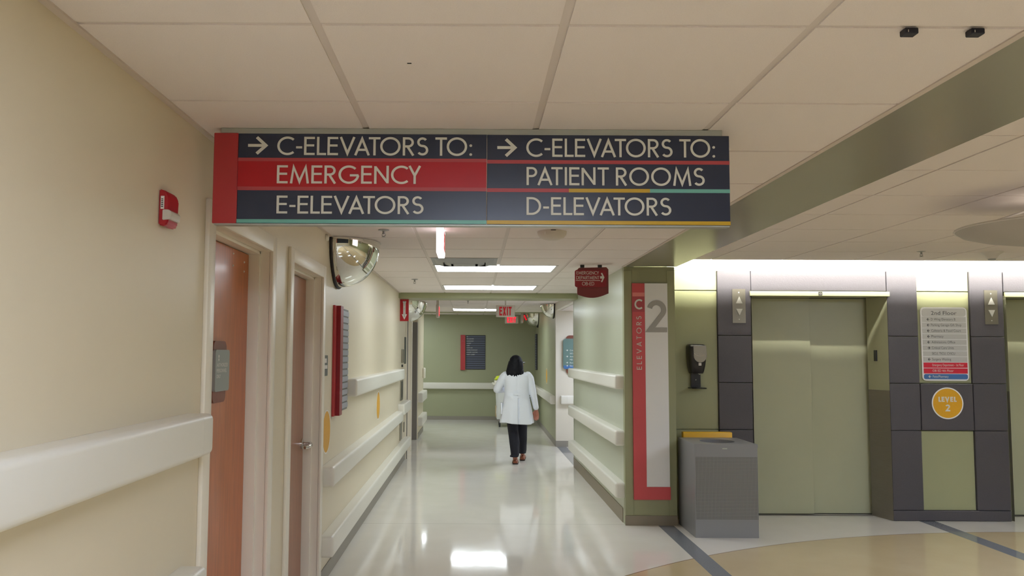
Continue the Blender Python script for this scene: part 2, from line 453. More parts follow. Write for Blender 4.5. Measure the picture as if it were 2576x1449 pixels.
def perforated():
    m = M['bin'].copy(); m.name = 'perforated_grey_steel'
    nt = m.node_tree; b = nt.nodes['Principled BSDF']; N = nt.nodes.new; LK = nt.links.new
    geo = N('ShaderNodeNewGeometry'); sep = N('ShaderNodeSeparateXYZ'); LK(geo.outputs['Position'], sep.inputs[0])
    def mth(op, a, b_=None):
        n = N('ShaderNodeMath'); n.operation = op
        for i, v in enumerate((a, b_)):
            if v is None: continue
            if isinstance(v, (int, float)): n.inputs[i].default_value = v
            else: LK(v, n.inputs[i])
        return n.outputs[0]
    def cell(v): return mth('ABSOLUTE', mth('SUBTRACT', mth('FRACT', mth('MULTIPLY', v, 1 / .0118)), .5))
    s = mth('ADD', sep.outputs[0], 0.0)
    d = mth('SQRT', mth('ADD', mth('POWER', cell(s), 2.0), mth('POWER', cell(sep.outputs[2]), 2.0)))
    hole = mth('LESS_THAN', d, .25)
    mx = N('ShaderNodeMix'); mx.data_type = 'RGBA'; LK(hole, mx.inputs[0]); mx.inputs[6].default_value = rgb(138, 138, 136); mx.inputs[7].default_value = rgb(46, 46, 46)
    LK(mx.outputs[2], b.inputs['Base Color'])
    return m
M['floor'] = floor_material()
M['perf'] = perforated()

XL, XR, ZC = -1.013, 1.392, 2.366

# ---------------------------------------------------------------- structure
struct('floor', B(-5, 7.6, -5, 20, -.1, 0), M['floor'])

# ceilings: tiles and recessed tees in one mesh each
def tiled_ceiling(name, xs, ys, z, tw=.024, thick=.06, skip=()):
    bm = NB()
    box(bm, xs[0], xs[-1], ys[0], ys[-1], z + .004, z + thick, mi=1)
    for i in range(len(xs) - 1):
        for j in range(len(ys) - 1):
            if (i, j) in skip: continue
            a = xs[i] + (tw / 2 if i else 0); b = xs[i + 1] - (tw / 2 if i < len(xs) - 2 else 0)
            c = ys[j] + (tw * .35 if j else 0); d = ys[j + 1] - (tw * .35 if j < len(ys) - 2 else 0)
            box(bm, a, b, c, d, z, z + .010, mi=0)
    struct(name, bm, [M['tile'], M['tee']])
xs1 = [XL - .01, -.396, .221, .838, XR + .002]
ys1 = [-5 + .0] + [1.969 + .6212 * k for k in range(-10, 9)] + [8.06, 8.69, 9.67, 10.3, 10.9]
ys1 = [-5.0] + [y for y in ys1[1:] if y > -4.6]
for i, y in enumerate(ys1):
    if abs(y - 7.5598) < .02: ys1[i] = 7.44
    if abs(y - 6.9386) < .02: ys1[i] = 6.88
ys1 = sorted(set(round(y, 4) for y in ys1))
ys1 = [y for i, y in enumerate(ys1) if i == 0 or y - ys1[i - 1] > .2]
tiled_ceiling('ceiling_near', xs1, ys1, ZC)
tiled_ceiling('ceiling_middle', [-1.8, -1.013, -.396, .221, .838, 1.6], [11.35 + .62 * k for k in range(0, 9)] + [16.95], 2.42)
tiled_ceiling('ceiling_far', [-4.0, -3.0, -2.2, -1.0, -.396, .221, .838, 1.75], [16.95, 17.65, 18.45, 19.4], 2.478)
lx = [1.885] + [2.28 + .625 * k for k in range(0, 9)]
lx = [1.885] + [2.20 + .66 * k for k in range(0, 9)]
ly = [-5.0] + [7.515 - .615 * k for k in range(19, -1, -1)]
tiled_ceiling('ceiling_lobby', lx[:9] + [7.5], ly, 2.435, tw=.014, thick=.04)
tiled_ceiling('ceiling_side', [1.46, 2.1, 2.7, 3.4], [11.2, 11.8, 12.4, 13.0, 13.85], 2.286)

# soffit strip between corridor and lobby, cross beam, wall over side opening
bm = NB()
box(bm, XR + .003, 1.88, -5, 7.53, ZC + .002, 2.84)
struct('trim_1', bm, M['soffit'], label='olive soffit strip between the two ceilings')
bm = NB(); box(bm, XR - .02, XR + .002, -5, 7.53, ZC - .004, ZC + .012)
box(bm, XL - .001, XL + .022, -5, 10.88, ZC - .006, ZC)
struct('trim_2', bm, M['angle'], label='pale metal angle along the ceiling edges')
struct('trim_3', B(XL - .1, 1.392, 10.88, 11.36, 2.295, 2.6), M['olive'], label='olive cross beam over the corridor')
struct('trim_4', B(-1.8, 1.6, 16.93, 17.05, 2.405, 2.6), M['olive'], label='shallow olive drop across the far ceiling')
bm = NB(); box(bm, 1.39, 1.46, 11.40, 13.80, 2.292, 2.6)
struct('wall_header', bm, M['beige'])

# left wall with two door openings
bm = NB()
T = .16
D1 = (3.06, 4.05); D2 = (4.43, 5.42); DH = 2.10
D3 = (12.15, 13.15)
for y0, y1 in ((-5, D1[0]), (D1[1], D2[0]), (D2[1], D3[0]), (D3[1], 13.3)): box(bm, XL - T, XL, y0, y1, 0, 2.7)
for d in (D1, D2, D3): box(bm, XL - T, XL, d[0], d[1], DH, 2.7)
struct('wall_left', bm, M['cream'])
bm = NB(); box(bm, -1.9, -1.8, 13.3, 15.0, 0, 2.7); box(bm, -1.8, XL - T, 13.2, 13.3, 0, 2.7)
struct('wall_recess', bm, M['cream'])
bm = NB(); box(bm, -1.8, -1.02, 14.95, 16.55, 0, 2.7, bev=.04, seg=4, edges=lambda c, d: abs(d.z) > .9 and c.x > -1.2)
struct('wall_left_far', bm, M['cream'], smooth=40)
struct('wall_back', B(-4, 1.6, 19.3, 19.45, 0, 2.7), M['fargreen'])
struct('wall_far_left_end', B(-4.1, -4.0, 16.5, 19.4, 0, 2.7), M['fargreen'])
struct('wall_far_left_side', B(-4.0, -1.8, 16.4, 16.55, 0, 2.7), M['cream'])
# right wall block with pillar end
struct('wall_right', B(XR, 1.5, 7.62, 11.38, 0, 2.7), M['green'])
bm = NB(); box(bm, XR, 1.857, 7.53, 7.6195, 0, 2.365); box(bm, 1.501, 1.857, 7.6195, 7.8195, 0, 2.365)
struct('wall_pillar', bm, M['olive'])
bm = NB(); box(bm, 1.5, 3.4, 11.28, 11.38, 0, 2.6); box(bm, 3.4, 3.5, 11.28, 13.9, 0, 2.6)
struct('wall_side_corridor', bm, M['beige'])
bm = NB(); box(bm, 1.387, 3.4, 13.80, 13.9, 0, 2.6)
struct('wall_beige', bm, M['beige'])
bm = NB()
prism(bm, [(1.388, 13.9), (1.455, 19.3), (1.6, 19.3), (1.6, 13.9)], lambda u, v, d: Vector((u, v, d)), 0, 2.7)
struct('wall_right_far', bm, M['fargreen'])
# lobby wall
E1 = (2.66, 3.96); E2 = (5.10, 6.42); EH = 2.125; YW = 7.80; YD = 8.05
bm = NB()
for a, b in ((1.5, E1[0]), (E1[1], E2[0]), (E2[1], 7.6)): box(bm, a, b, YW + .02, YW + .4, 0, 2.9)
for a, b in (E1, E2): box(bm, a, b, YW + .02, YW + .4, EH + .01, 2.9)
struct('wall_lobby', bm, M['olive'])
bm = NB()
for a, b in ((1.859, 2.331), (4.252, 4.752)):
    for z0, z1 in ((0.10, .84), (.848, 2.165), (2.173, 2.362)):
        if a > 4 and z0 > .5 and z0 < 1: box(bm, a, b, YW, YW + .02, 1.295, 2.165, bev=.002, seg=1)
        else: box(bm, a, b, YW, YW + .02, z0, z1, bev=.002, seg=1)
struct('trim_5', bm, M['olive'], label='olive wall panels beside the elevators')
bm = NB(); box(bm, 1.859, 7.49, YW - .002, YW + .019, 2.3635, 2.79)
struct('trim_13', bm, M['white'], label='white back of the light cove')
struct('wall_lobby_right', B(7.5, 7.6, -5, 7.9, 0, 2.9), M['olive'])
struct('wall_behind', B(-1.2, 7.6, -5.1, -5.0, 0, 2.9), M['cream'])
# cove slot above the elevators
bm = NB(); box(bm, 1.885, 7.5, 7.20, 7.215, 2.51, 2.80); box(bm, 1.885, 7.5, 7.20, 7.84, 2.80, 2.84)
struct('trim_6', bm, M['white'], label='white cove slot above the elevators')

# charcoal stone tiles
def stone(name, rects, label):
    bm = NB()
    for x0, x1, z0, z1 in rects: box(bm, x0 + .002, x1 - .002, YW - .022, YW + .019, z0 + .002, z1 - .002, bev=.004, seg=1)
    o = struct(name, bm, M['dark'], label=label)
zj = (0, .10, .845, 1.29, 1.737, 2.362)
colm = lambda a, b: [(a, b, zj[i], zj[i + 1]) for i in range(5)]
stone('trim_7', colm(2.331, 2.655), 'charcoal stone column left of the elevator')
stone('trim_8', [(2.655, 3.955, 2.165, 2.362)], 'charcoal stone lintel over the elevator')
stone('trim_9', [(3.958, 4.25, zj[i], zj[i + 1]) for i in range(1, 5)] + [(4.754, 5.075, zj[i], zj[i + 1]) for i in range(1, 5)] +
      [(4.252, 4.752, .845, 1.29), (3.958, 5.075, 0, .10)], 'charcoal stone pier between the elevators')
stone('trim_10', [(5.08, 6.42, 2.165, 2.362)], 'charcoal stone lintel over the right elevator')

# baseboards
bm = NB()
for y0, y1 in ((-5, D1[0] - .06), (D1[1] + .06, D2[0] - .06), (D2[1] + .06, D3[0] - .04), (D3[1] + .04, 13.3)): box(bm, XL, XL + .006, y0, y1, 0, .10, bev=.002, seg=1)
struct('baseboard_left', bm, M['base'])
struct('baseboard_left_far', B(-1.021, -1.014, 14.99, 16.5, 0, .10), M['base'])
struct('baseboard_back', B(-4, 1.44, 19.292, 19.3, 0, .085), M['base'])
struct('baseboard_right', B(XR - .006, XR, 7.66, 11.38, 0, .13), M['basetan'])
struct('baseboard_pillar', B(XR - .006, 1.863, 7.522, 7.53, 0, .088), M['basetan'])
bm = NB(); prism(bm, [(1.381, 13.795), (1.448, 19.29), (1.454, 19.29), (1.387, 13.795)], lambda u, v, d: Vector((u, v, d)), 0, .10)
box(bm, 1.387, 3.4, 13.792, 13.799, 0, .10)
struct('baseboard_right_far', bm, M['base'])
# corner guards on the pillar
bm = NB()
for a, b in ((XR - .003, 1.462), (1.788, 1.860)): box(bm, a, b, 7.524, 7.5295, .09, 2.33, bev=.001, seg=1)
box(bm, XR - .0035, XR - .0005, 7.53, 7.60, .09, 2.33); box(bm, 1.8575, 1.8605, 7.53, 7.60, .09, 2.36)
struct('trim_11', bm, M['olive'], label='olive corner guards on the pillar')
struct('trim_12', B(XR - .004, XR - .0005, 11.32, 11.379, .0, 2.29), M['green'], label='pale corner guard at the end of the right wall')

# ---------------------------------------------------------------- doors
def wood_door(name, d, m, label, near_dark=False, handle=False):
    t = bpy.data.objects.new(name, None); C.objects.link(t); org = Vector((XL, (d[0] + d[1]) / 2, 0)); t.location = org; ORG[t.name] = org
    t['kind'] = 'structure'; t['label'] = label
    bm = NB(); cas = .05
    y0, y1 = d
    # casing with a stepped rebate
    for a, b in ((y0 - .001, y0 + cas), (y1 - cas, y1 + .001)):
        box(bm, XL - .155, XL - .0005, a, b, 0, DH + .001)
    box(bm, XL - .155, XL - .0005, y0 + cas, y1 - cas, DH - cas, DH + .001)
    for a, b in ((y0 + cas, y0 + cas + .016), (y1 - cas - .016, y1 - cas)):
        box(bm, XL - .155, XL - .045, a, b, 0, DH - cas, bev=.002)
    box(bm, XL - .155, XL - .045, y0 + cas, y1 - cas, DH - cas - .016, DH - cas, bev=.002)
    obj('door_frame', bm, M['frame'], t, smooth=35)
    # flat face casing on the wall
    bm = NB()
    for a, b in ((y0 - .03, y0 + cas), (y1 - cas, y1 + .03)): box(bm, XL - .0004, XL + .018, a, b, 0, DH + .03, bev=.004)
    box(bm, XL - .0004, XL + .0175, y0 + .03, y1 - .03, DH - cas, DH + .0295, bev=.004)
    obj('casing', bm, M['frame'], t, smooth=35)
    leaf = obj('door_leaf', B(XL - .142, XL - .098, y0 + cas + .019, y1 - cas - .019, .008, DH - cas - .019, bev=.002, seg=1), m, t)
    return t, leaf
d1, leaf1 = wood_door('door_1', D1, M['wood'], 'nearer brown wooden door in the left wall')
XD = XL - .098
bm = NB()
for y, z in ((3.72, 2.005), (3.90, 1.985), (3.72, 1.95), (3.90, 1.94)): ball(bm, (XD, y, z), .006, 1)
obj('door_screw', bm, M['paper'], leaf1)
obj('weather_strip', B(XD + .0005, XD + .01, 3.13, 3.165, .02, 2.02), M['greyplate'], leaf1)
d2, leaf2 = wood_door('door_2', D2, M['wood2'], 'farther brown wooden door in the left wall with lever handle')
h = obj('door_handle', (lambda b: (lathe(b, [(0, 0), (.034, 0), (.034, .008), (.022, .012), (0, .012)], (XD, 5.305, .965), 'X', 24),
        tube(b, [(XD + .01, 5.305, .965), (XD + .06, 5.305, .965)], .012, 12),
        tube(b, [(XD + .055, 5.315, .965), (XD + .068, 5.27, .962), (XD + .066, 5.20, .958), (XD + .05, 5.17, .955)], [.014, .013, .012, .010], 10), b)[-1])(NB()), M['chrome'], leaf2, smooth=40)
d3, leaf3 = wood_door('door_3', D3, M['cream'], 'flush cream door far along the left wall')
obj('edge_strip', B(XL + .019, XL + .03, D3[0] - .02, D3[0] + .02, .0, 2.08), M['stone_grey'], d3)

# steel jamb standing at the recess
o = obj('door_jamb', B(-1.135, -1.03, 14.80, 14.94, 0, 2.12, bev=.004), M['stone_grey'])
tag(o, 'tall brown-grey steel jamb post at the far left recess', 'door jamb')

# ---------------------------------------------------------------- handrails
def handrail(label, fn, u0, u1, z0, z1, depth=.088, group=None, caps=(1, 1)):
    """fn(u, d, z) -> world, u along the wall, d outwards"""
    p = fn((u0 + u1) / 2, 0, z0)
    t = thing('handrail', label, 'handrail', p, group)
    def seg(a, b, end):
        bm = NB(); box(bm, a, b, 0.001, depth, z0, z1)
        es = [e for e in bm.edges if (e.verts[0].co.y > depth * .9 and e.verts[1].co.y > depth * .9 and abs(e.verts[0].co.x - e.verts[1].co.x) > 1e-4)]
        if end:
            ex = a if end < 0 else b
            es += [e for e in bm.edges if all(abs(v.co.x - ex) < 1e-5 for v in e.verts) and max(v.co.y for v in e.verts) > depth * .9]
        bmesh.ops.bevel(bm, geom=es, offset=.022, segments=4, profile=.5, affect='EDGES')
        for v in bm.verts: v.co = fn(v.co.x, v.co.y, v.co.z)
        return bm
    c = .11; a = u0; b = u1
    if caps[0]: obj('end_cap', seg(u0, u0 + c, -1), M['rail'], t, smooth=40); a = u0 + c + .0012
    if caps[1]: obj('end_cap', seg(u1 - c, u1, 1), M['rail'], t, smooth=40); b = u1 - c - .0012
    obj('rail_cover', seg(a, b, 0), M['rail'], t, smooth=40)
    return t
onL = lambda u, d, z: Vector((XL + d, u, z))
onR = lambda u, d, z: Vector((XR - d, u, z))
onB = lambda u, d, z: Vector((u, 19.3 - d, z))
onBe = lambda u, d, z: Vector((u, 13.8 - d, z))
def onRf(u, d, z): return Vector((1.388 + (u - 13.9) * .0124 - d, u, z))
handrail('white handrail nearest the camera, upper of the pair on the left wall', onL, -4.9, 2.93, 1.19, 1.335, caps=(0, 1))
handrail('white handrail end low beside the nearer wooden door, bottom edge of the photo', onL, -4.9, 2.90, .665, .81, caps=(0, 1))
handrail('lowest near white guard rail on the left wall below the photo', onL, -4.9, 2.90, .19, .335, caps=(0, 1))
handrail('upper white handrail after the red edged directory on the left wall', onL, 6.50, 10.93, 1.205, 1.345)
handrail('middle white handrail on the left wall, starting by the second door', onL, 5.47, 10.81, .66, .795)
handrail('lowest white guard rail on the left wall, starting by the second door', onL, 5.49, 12.09, .195, .335)
handrail('short white handrail piece beyond the extinguisher cabinet', onL, 10.97, 12.09, .72, .87)
handrail('upper white handrail on the right green wall by the pillar', onR, 7.56, 11.33, 1.23, 1.36)
handrail('middle white handrail on the right green wall by the pillar', onR, 7.56, 11.33, .71, .85)
handrail('lowest white guard rail on the right green wall by the pillar', onR, 7.56, 11.33, .235, .375)
handrail('upper short handrail on the far left wall corner', lambda u, d, z: Vector((-1.02 + d, u, z)), 15.02, 16.4, .65, .83)
handrail('lower short handrail on the far left wall corner', lambda u, d, z: Vector((-1.02 + d, u, z)), 15.02, 16.4, .22, .39)
handrail('long straight handrail across the green end wall', onB, -3.9, 1.40, .722, .871, caps=(0, 0))
handrail('far right handrail running to the end wall', onRf, 13.93, 19.15, .70, .84, caps=(0, 0))
handrail('short handrail on the beige side wall', onBe, 1.46, 3.2, .71, .856, caps=(1, 0), depth=.06)

# ---------------------------------------------------------------- ceiling lights
def troffer(name, label, x0, x1, y0, y1, z, m='lens_on', cells=2):
    t = thing(name, label, 'ceiling light', ((x0 + x1) / 2, (y0 + y1) / 2, z - .004))
    bm = NB()
    w = .022
    box(bm, x0, x1, y0, y0 + w, z - .004, z - .0008); box(bm, x0, x1, y1 - w, y1, z - .004, z - .0008)
    box(bm, x0, x0 + w, y0 + w, y1 - w, z - .004, z - .0008); box(bm, x1 - w, x1, y0 + w, y1 - w, z - .004, z - .0008)
    obj('frame', bm, M['fixture'], t)
    obj('diffuser', B(x0 + w, x1 - w, y0 + w, y1 - w, z - .003, z - .001), M[m], t)
    return t
troffer('ceiling_light', 'wide white ceiling light panel just behind the air diffuser', -.385, .775, 7.44, 8.05, ZC)
troffer('ceiling_light', 'bright ceiling light panel right before the green cross beam', -.385, .765, 9.67, 10.3, ZC)
troffer('ceiling_light', 'far ceiling light strip left of the exit sign', -.43, .79, 15.70, 16.40, 2.42)
troffer('ceiling_light', 'small light patch at the far left ceiling corner', -2.2, -1.0, 17.7, 18.4, 2.478)
troffer('ceiling_light', 'ceiling light panel above and behind the camera', -.39, .83, -1.75, -1.14, ZC, 'hidden_lens')  # unseen panel added to brighten the near corridor
troffer('ceiling_light', 'ceiling light panel overhead just behind the camera', -.39, .83, .12, .72, ZC, 'hidden_lens')  # added overhead fill for the near wall and ceiling
troffer('ceiling_light', 'third lobby ceiling light panel level with the camera', 2.9, 4.1, .6, 1.2, 2.435, 'hidden_lens')  # unseen lobby panel added as fill
troffer('ceiling_light', 'lobby ceiling light panel just outside the right edge of the photo', 4.05, 5.25, 4.72, 5.32, 2.435, 'hidden_lens')  # added out of view to brighten the elevator wall
troffer('ceiling_light', 'ceiling light panel in the side corridor', 1.9, 3.1, 12.45, 13.0, 2.286, 'hidden_lens')
troffer('ceiling_light', 'ceiling light panel in the lobby outside the photo', 4.9, 6.1, 2.2, 2.8, 2.435, 'hidden_lens')  # another unseen panel added to lift the lobby
troffer('ceiling_light', 'second ceiling light panel in the lobby behind the camera', 3.6, 4.8, -2.2, -1.6, 2.435, 'hidden_lens')  # added fill for the lobby side, never in view
t = thing('cove_light', 'continuous glowing strip light in the cove above the elevators', 'cove light', (4.7, 7.42, 2.52))
obj('lamp_tube', B(1.93, 7.45, 7.405, 7.435, 2.585, 2.615, bev=.004), M['cove_on'], t)
obj('lamp_housing', B(1.93, 7.45, 7.33, 7.40, 2.52, 2.66), M['fixture'], t)

# ---------------------------------------------------------------- big hanging sign
YS = 2.90
t = thing('hanging_sign', 'long overhead direction sign reading C-ELEVATORS TO: EMERGENCY and PATIENT ROOMS', 'sign', (0, YS + .03, ZC))
obj('mounting_bracket', B(-.923, .898, YS + .006, YS + .05, 2.343, ZC - .0005, bev=.001, seg=1), M['alu'], t)
FS = face_front(YS)
zt, zb = 2.344, 2.016
obj('red_end_panel', B(-.946, -.8585, YS, YS + .045, zb - .001, zt + .002, bev=.002, seg=1), M['red'], t)
lp = obj('left_panel', B(-.8575, .0425, YS + .002, YS + .043, zb, zt, bev=.001, seg=1), M['navy'], t)
rp = obj('right_panel', B(.0445, .922, YS + .002, YS + .043, zb, zt - .0005, bev=.001, seg=1), M['navy'], t)
obj('bottom_edge', B(-.94, .92, YS + .004, YS + .045, zb - .006, zb - .001), M['alu'], t)
FP = face_front(YS + .002)
def strip(parent, m, u0, u1, v0, v1, name='stripe', fn=FP, d0=.0003, d1=.0012):
    bm = NB(); prism(bm, [(u0, v0), (u1, v0), (u1, v1), (u0, v1)], fn, d0, d1); return obj(name, bm, m, parent)
strip(lp, M['redbright'], -.8575, .0425, 2.149, 2.242, 'emergency_band')
strip(lp, M['redstripe'], -.8575, .0425, 2.242, 2.2545)
strip(lp, M['redstripe'], -.8575, .0425, 2.1355, 2.149)
strip(lp, M['teal'], -.8575, .0425, 2.0165, 2.030)
strip(rp, M['redstripe'], .0445, .922, 2.2375, 2.2510)
strip(rp, M['redstripe'], .0445, .340, 2.1335, 2.147)
strip(rp, M['yellow'], .340, .633, 2.1335, 2.147)
strip(rp, M['teal'], .633, .922, 2.1335, 2.147)
strip(rp, M['yellow'], .0445, .922, 2.0165, 2.030)
FL = face_front(YS + .0005)
bm = NB(); arrow(bm, -.822, -.750, 2.266, 2.333, FL); letters(bm, 'C-ELEVATORS TO:', -.716, -.010, 2.265, 2.332, FL); obj('lettering', bm, M['letter'], lp)
bm = NB(); letters(bm, 'EMERGENCY', -.715, -.193, 2.161, 2.227, FL); obj('lettering', bm, M['letter'], lp)
bm = NB(); letters(bm, 'E-ELEVATORS', -.714, -.185, 2.051, 2.116, FL); obj('lettering', bm, M['letter'], lp)
bm = NB(); arrow(bm, .081, .152, 2.262, 2.330, FL); letters(bm, 'C-ELEVATORS TO:', .186, .870, 2.263, 2.330, FL); obj('lettering', bm, M['letter'], rp)
bm = NB(); letters(bm, 'PATIENT ROOMS', .187, .830, 2.159, 2.225, FL); obj('lettering', bm, M['letter'], rp)
bm = NB(); letters(bm, 'D-ELEVATORS', .187, .708, 2.050, 2.115, FL); obj('lettering', bm, M['letter'], rp)

# ---------------------------------------------------------------- pillar sign C / 2
YP = 7.524
FPi = face_front(YP)
t = thing('elevator_sign', 'tall red and white pillar sign with C ELEVATORS and a grey 2', 'sign', (1.62, YP, .234))
bm = NB(); prism(bm, [(1.463, .234), (1.797, .234), (1.797, .349), (1.580, .349), (1.577, 2.210), (1.463, 2.210)], FPi, .001, .022)
rd = obj('red_panel', bm, M['red2'], t)
bm = NB(); prism(bm, [(1.5775, 2.210), (1.787, 2.210), (1.791, .351), (1.5805, .351)], FPi, .001, .024)
wp = obj('white_panel', bm, M['white'], t)
YF = .0225
strip(rd, M['pink'], 1.4635, 1.574, 2.088, 2.124, 'salmon_band', FPi, YF, YF + .001)
strip(rd, M['redstripe'], 1.4635, 1.574, 1.945, 2.088, 'band', FPi, YF, YF + .0008)
bm = NB(); letters(bm, 'C', 1.482, 1.555, 1.968, 2.062, FPi, YF + .001, YF + .003, w=.17); obj('lettering', bm, M['letter'], rd)
G_ = glyphs(.12); wd = [G_[c][1] for c in 'ELEVATORS']; tot = sum(wd) + .42 * 8; px_ = 0
for c, w_ in zip('ELEVATORS', wd):
    a_ = 1.413 + (1.905 - 1.413) * px_ / tot; b_ = 1.413 + (1.905 - 1.413) * (px_ + w_) / tot; px_ += w_ + .42
    bm = NB(); letters(bm, c, 1.498, 1.545, a_, b_, FPi, YF + .0005, YF + .002, w=.12, vert=True); obj('letter', bm, M['letter'], rd)
bm = NB(); letters(bm, '2', 1.597, 1.779, 1.757, 2.052, FPi, .0245, .034, w=.15); obj('numeral', bm, M['grey2'], wp)

# ---------------------------------------------------------------- directories
def slats(parent, fn, u0, u1, v0, v1, n, m, mf, d0=.012):
    bm = NB(); prism(bm, [(u0, v0), (u1, v0), (u1, v1), (u0, v1)], fn, .001, d0); bk = obj('slat_frame', bm, mf, parent)
    hh = (v1 - v0 - .02) / n
    for i in range(n):
        a = v0 + .01 + i * hh
        bm = NB(); prism(bm, [(u0 + .008, a + hh * .12), (u1 - .008, a + hh * .12), (u1 - .008, a + hh * .88), (u0 + .008, a + hh * .88)], fn, d0 + .0004, d0 + .006)
        obj('slat', bm, m, parent)
    return hh
FW = face_left(XL)
t = thing('wall_directory', 'narrow wall directory with raised red edge and pale slats on the left wall', 'directory sign', (XL, 6.12, 1.10))
bm = NB(); prism(bm, [(5.83, 1.100), (5.965, 1.100), (5.965, 1.895), (5.83, 1.895)], FW, .001, .016); obj('red_edge', bm, M['red'], t)
bm = NB(); prism(bm, [(5.905, 1.10), (6.02, 1.10), (6.02, 1.895), (5.905, 1.895)], FW, .0165, .045); obj('red_panel', bm, M['maroon'], t)
slats(t, FW, 6.03, 6.47, 1.115, 1.89, 15, M['slat'], M['graystrip'])
FB = face_front(19.3)
t = thing('wall_directory', 'square navy slatted directory with red edge and 2 on the green end wall', 'directory sign', (-.02, 19.3, 1.18))
bm = NB(); prism(bm, [(-.315, 1.17), (-.205, 1.17), (-.205, 1.995), (-.315, 1.995)], FB, .001, .05); re = obj('red_panel', bm, M['red'], t)
bm = NB(); letters(bm, '2', -.293, -.222, 1.835, 1.965, FB, .0505, .056, w=.10); obj('numeral', bm, M['redstripe'], re)
hh = slats(t, FB, -.195, .272, 1.182, 1.992, 15, M['slatdark'], M['ink'])
for i, (s, w) in enumerate((('2', .03), ('MRI CENTER', .17), ('RADIOLOGY', .17), ('SURGERY', .11), ('CAFE', .07), ('CATH LAB', .14), ('SCREEN PHARMACY', .26), ('SURGERY WAITING', .26), ('WEST LOBBY', .20))):
    bm = NB(); typed(bm, s, -.175, 1.182 + .01 + hh * (14 - i) + hh * .3, hh * .42, FB, .0195, width=w); obj('lettering', bm, M['letter'], t)
# edge-on directory on the far right wall
fr = lambda u, v, d: onRf(-u, d, v)
t = thing('wall_directory', 'dark directory seen edge-on on the far right wall', 'directory sign', onRf(18.9, 0, 1.19))
slats(t, fr, -19.05, -18.5, 1.19, 2.01, 14, M['slatdark'], M['ink'], .02)

# lobby directory and level sign on the pier
FQ = face_front(YW - .001)
t = thing('floor_directory', 'grey rounded 2nd Floor directory between the elevators', 'directory sign', (4.5, YW, 1.316))
bm = NB(); prism(bm, rrect(4.278, 4.724, 1.316, 2.018, .04), FQ, .001, .014); bk = obj('backplate', bm, M['white'], t)
bm = NB(); prism(bm, rrect(4.292, 4.710, 1.93, 2.006, .025), FQ, .0145, .018); hd = obj('header', bm, M['panelgrey'], t)
bm = NB(); typed(bm, '2nd Floor', 4.50, 1.945, .036, FQ, .0185, width=.245, align='C'); obj('lettering', bm, M['ink'], hd)
rows = [('<', 'D Wing Elevators B', .235), ('<', 'Parking Garage-Gift Shop', .29), ('<', 'Cafeteria & Food Court', .285), ('<', 'Pharmacy', .115), ('<', 'Admissions Office', .225), ('>', 'Critical Care Units', .21), ('', 'SICU, TICU, CVICU', .22), ('<', 'Surgery Waiting', .18), ('', 'Emergency Department - 1st Floor', .30), ('', 'OB ED 4th Floor', .20), ('<', 'Patio/Pharmacy', .15)]
rh = (1.925 - 1.325) / 11
for i, (ar, s, w) in enumerate(rows):
    v1 = 1.925 - i * rh; v0 = v1 - rh + .006
    m = M['panelgrey'] if i < 8 else (M['dirred'] if i < 10 else M['dirblue'])
    bm = NB(); prism(bm, [(4.292, v0), (4.710, v0), (4.710, v1), (4.292, v1)] if i < 10 else rrect(4.292, 4.710, v0, v1, .018), FQ, .0145, .017)
    row = obj('directory_row', bm, m, t)
    bm = NB(); typed(bm, s, 4.375, v0 + rh * .28, rh * .42, FQ, .0175, width=w)
    if ar: arrow(bm, 4.335, 4.36, v0 + rh * .2, v0 + rh * .7, FQ, .0171, .0178, w=.2, left=(ar == '<'))
    obj('lettering', bm, M['ink'] if i < 8 else M['letter'], row)
t = thing('level_decal', 'round yellow LEVEL 2 decal on the charcoal pier', 'decal', (4.504, YW - .022, .955))
FQ2 = face_front(YW - .0215)
bm = NB(); prism(bm, circ(4.504, 1.104, .150, 48), FQ2, .0005, .002); obj('rim', bm, M['white'], t)
bm = NB(); prism(bm, circ(4.504, 1.104, .139, 48), FQ2, .0022, .003); obj('disc', bm, M['orange'], t)
bm = NB(); letters(bm, 'LEVEL', 4.418, 4.590, 1.118, 1.165, FQ2, .003, .0036, w=.22, gap=.14); letters(bm, '2', 4.482, 4.526, 1.028, 1.092, FQ2, .003, .0036, w=.2)
obj('lettering', bm, M['letter'], t)
# yellow decals on the corridor walls
def wall_decal(fn, u, z, loc, label):
    t = thing('level_decal', label, 'decal', loc)
    bm = NB(); prism(bm, circ(u, z, .150, 40), fn, .0005, .0015); obj('rim', bm, M['white'], t)
    bm = NB(); prism(bm, circ(u, z, .141, 40), fn, .0017, .0022); obj('disc', bm, M['orange'], t)
wall_decal(FW, 5.645, 1.01, (XL, 5.645, .86), 'round yellow decal low beside the second wooden door')
wall_decal(FW, 8.68, 1.0, (XL, 8.68, .85), 'round yellow decal on the left wall under the upper handrail')
wall_decal(fr, -15.8, 1.13, onRf(15.8, 0, .98), 'round yellow decal on the far right green wall')

